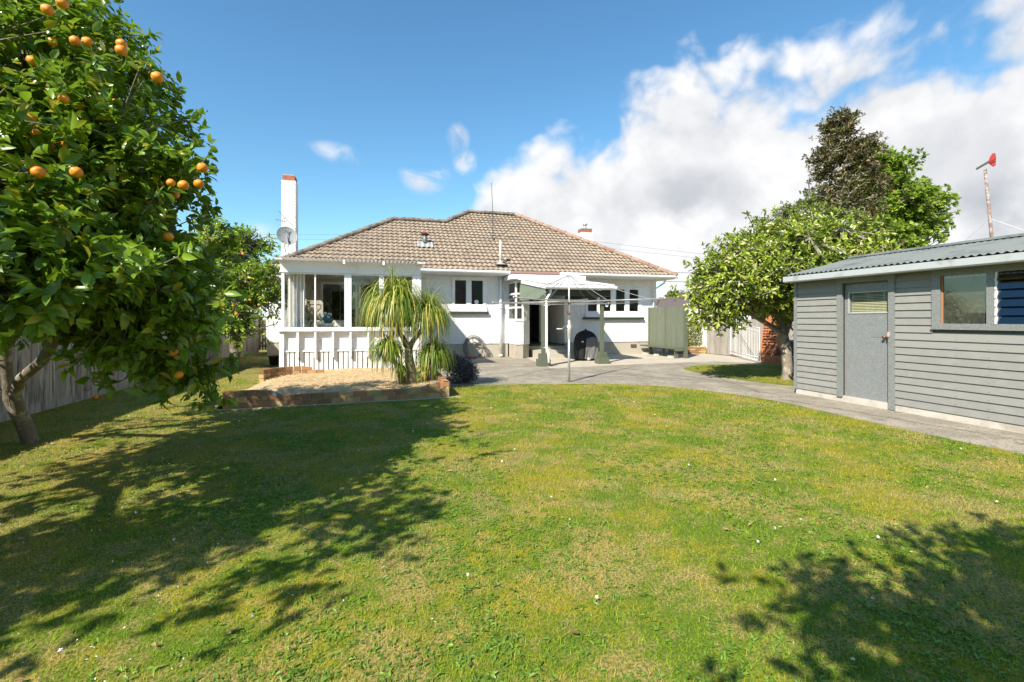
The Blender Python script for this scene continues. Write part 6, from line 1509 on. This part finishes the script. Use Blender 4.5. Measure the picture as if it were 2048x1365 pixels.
mb.build('stem', barkd, root)

# ------------------------------------------------------------------ turf, weeds, petals
from bisect import bisect
EDX = [p.x for p in LAWN_EDGE]
ex = np.array([p.x for p in LAWN_EDGE]); ey = np.array([p.y for p in LAWN_EDGE])
def on_lawn(x, y, m=0.0):
    yl = np.interp(x, ex[::1] if ex[0] < ex[-1] else ex[::-1], ey if ex[0] < ex[-1] else ey[::-1])
    front_ok = (x < .95) | (y < yl - m)
    shed_ok = (x < 8.25)
    bed_ok = ~((x > -2.85) & (x < 1.36) & (y > 9.16 + .074 * (x + 2.6)) & (y < 14.6)) & ~((x > -2.7) & (x < 1.4) & (y >= 14.5))
    back = (x < .95) | (y < 12.5)
    right = np.where(x > ex.max(), False, True)
    return front_ok & shed_ok & bed_ok & back & right & (x > -5.45) & (y < 24) & ~((x > -4.7) & (y > 22.2))
def inside_poly(x, y, poly):
    c = np.zeros(len(x), bool); j = len(poly) - 1
    for i in range(len(poly)):
        xi, yi = poly[i]; xj, yj = poly[j]; cond = ((yi > y) != (yj > y)) & (x < (xj - xi) * (y - yi) / (yj - yi + 1e-12) + xi); c ^= cond; j = i
    return c
def cam_sample(n, d0, d1, rg, pw):
    u = rg.random(n); d = (d0 ** pw + u * (d1 ** pw - d0 ** pw)) ** (1 / pw); x = rg.uniform(-1.3, 1.3, n) * d + rg.normal(0, .3, n)
    p = np.stack([CY * x + SY * d, -SY * x + CY * d], 1); return p, d
rg_ = rng(71)
p, d = cam_sample(560000, 1.5, 12.5, rg_, .75); k = on_lawn(p[:, 0], p[:, 1], -.02); p, d = p[k], d[k]
p2_, d2 = cam_sample(60000, 12, 25, rg_, 1.0); k = on_lawn(p2_[:, 0], p2_[:, 1]); p2_, d2 = p2_[k], d2[k]
isl_p = np.stack([rg_.uniform(7, 13.4, 60000), rg_.uniform(8.2, 16.5, 60000)], 1); k = inside_poly(isl_p[:, 0], isl_p[:, 1], ISL); isl_p = isl_p[k]
xy = np.concatenate([p, p2_, isl_p]); dist_ = np.concatenate([d, d2, np.full(len(isl_p), 12.)]); n = len(xy)
an = rg_.uniform(0, 2 * np.pi, n); lean = rg_.uniform(.3, 3.2, n)
dr = np.stack([np.cos(an) * lean, np.sin(an) * lean, np.ones(n)], 1); dr = unit(dr)
sc = 1 + .10 * np.clip(dist_ - 2, 0, 14)
LL = rg_.uniform(.016, .038, n) * np.minimum(sc, 1.6); WW = rg_.uniform(.0022, .0042, n) * sc
side = unit(np.stack([-np.sin(an + rg_.normal(0, .8, n)), np.cos(an), np.zeros(n)], 1))
B = np.concatenate([xy, np.where(np.arange(n)[:, None] >= n - len(isl_p), .015, -.002) * np.ones((n, 1))], 1)
V = np.stack([B - side * WW[:, None] * .5, B + side * WW[:, None] * .5, B + dr * LL[:, None]], 1).reshape(-1, 3)
F = (np.arange(n)[:, None] * 3 + np.array([[0, 1, 2]]))
lc = np.repeat(np.stack([rg_.random(n), rg_.random(n), np.zeros(n)], 1), 3, axis=0)
o = npmesh('grass', V, [F], blade, None, lc); props(o, 'short patchy lawn grass with dry and mossy spots across the yard', 'grass', kind='stuff')
# broad-leaved weeds in patches
n = 9500; p, d = cam_sample(n * 4, 1.5, 10.5, rg_, .9); k = on_lawn(p[:, 0], p[:, 1], .05); p, d = p[k], d[k]
v = np.array([mnoise.fractal(Vector((a * .8, b * .8, 5)), 1, 2, 4) for a, b in p]); k = rg_.random(len(p)) < np.clip((v + .22) * 1.6, .03, 1); p, d = p[k][:n], d[k][:n]; n = len(p)
per = 6; ti = np.repeat(np.arange(n), per); a = rg_.uniform(0, 2 * np.pi, n * per); el_ = rg_.uniform(.15, .9, n * per)
dr = np.stack([np.cos(a), np.sin(a), el_], 1); base_ = np.concatenate([p[ti], np.full((n * per, 1), .003)], 1) + np.stack([rg_.normal(0, .008, n * per), rg_.normal(0, .008, n * per), np.zeros(n * per)], 1)
LL = (rg_.uniform(.016, .042, n)[ti]) * rg_.uniform(.6, 1.1, n * per); V, F, k = leaf_arrays(base_, dr, np.tile([0, 0, 1.], (n * per, 1)) + rg_.normal(0, .3, (n * per, 3)), LL, LL * rg_.uniform(.22, .42, n * per), curl=.5, fold=.15)
weed = leafmat('weed_leaf', (0.06, 0.14, 0.012), (0.24, 0.37, 0.045), rough=.45, trans=.25)
o = npmesh('lawn_weeds', V, F, weed, None, np.repeat(np.stack([np.clip(.4 * rg_.random(n)[ti] + .6 * rg_.random(n * per), 0, 1), rg_.random(n * per), np.zeros(n * per)], 1), k, axis=0)); props(o, 'broad leaved weeds growing in patches through the lawn', 'weeds', kind='stuff')
# fallen petals under the orange trees, daisies, dead leaves
n = 900; x = rg_.normal(-2.4, 1.4, n); y = rg_.uniform(1.5, 8.5, n); wpt = np.stack([x, y], 1); k = on_lawn(x, y); wpt = wpt[k]; n = len(wpt)
V, F, k = leaf_arrays(np.concatenate([wpt, rg_.uniform(.015, .03, (n, 1))], 1), np.stack([rg_.normal(size=n), rg_.normal(size=n), rg_.normal(0, .2, n)], 1), np.tile([0, 0, 1.], (n, 1)), rg_.uniform(.010, .018, n), rg_.uniform(.005, .008, n), simple=True)
n2_ = 60; p, d = cam_sample(n2_ * 2, 2, 9, rg_, 1); kk = on_lawn(p[:, 0], p[:, 1], .1); p = p[kk][:n2_]; FV, FF = [], []
for q in p:
    for _ in range(2): star(np.array((q[0], q[1], .035)), .011, rg_, FV, FF)
V2 = np.array(FV); F2 = np.array(FF) + len(V)
o = npmesh('fallen_petals', np.concatenate([V, V2]), [F[0], F2], petal, None); props(o, 'white fallen petals and tiny daisies scattered in the grass', 'petals', kind='stuff')
n = 420; x = np.concatenate([rg_.normal(-3.2, 1.3, 330), rg_.uniform(-2, 7.5, 90)]); y = rg_.uniform(1.8, 8.6, n); wpt = np.stack([x, y], 1); k = on_lawn(x, y, .1); wpt = wpt[k]; n = len(wpt)
V, F, k = leaf_arrays(np.concatenate([wpt, rg_.uniform(.015, .03, (n, 1))], 1), np.stack([rg_.normal(size=n), rg_.normal(size=n), rg_.normal(0, .15, n)], 1), np.tile([0, 0, 1.], (n, 1)) + rg_.normal(0, .3, (n, 3)), rg_.uniform(.03, .06, n), rg_.uniform(.014, .028, n))
deadl = leafmat('dead_leaf', (0.16, 0.08, 0.03), (0.38, 0.26, 0.10), rough=.7, trans=.1)
o = npmesh('fallen_leaves', V, F, deadl, None, np.repeat(np.stack([rg_.random(n), rg_.random(n) * .5, np.zeros(n)], 1), k, axis=0)); props(o, 'brown fallen leaves lying on the lawn', 'leaves', kind='stuff')
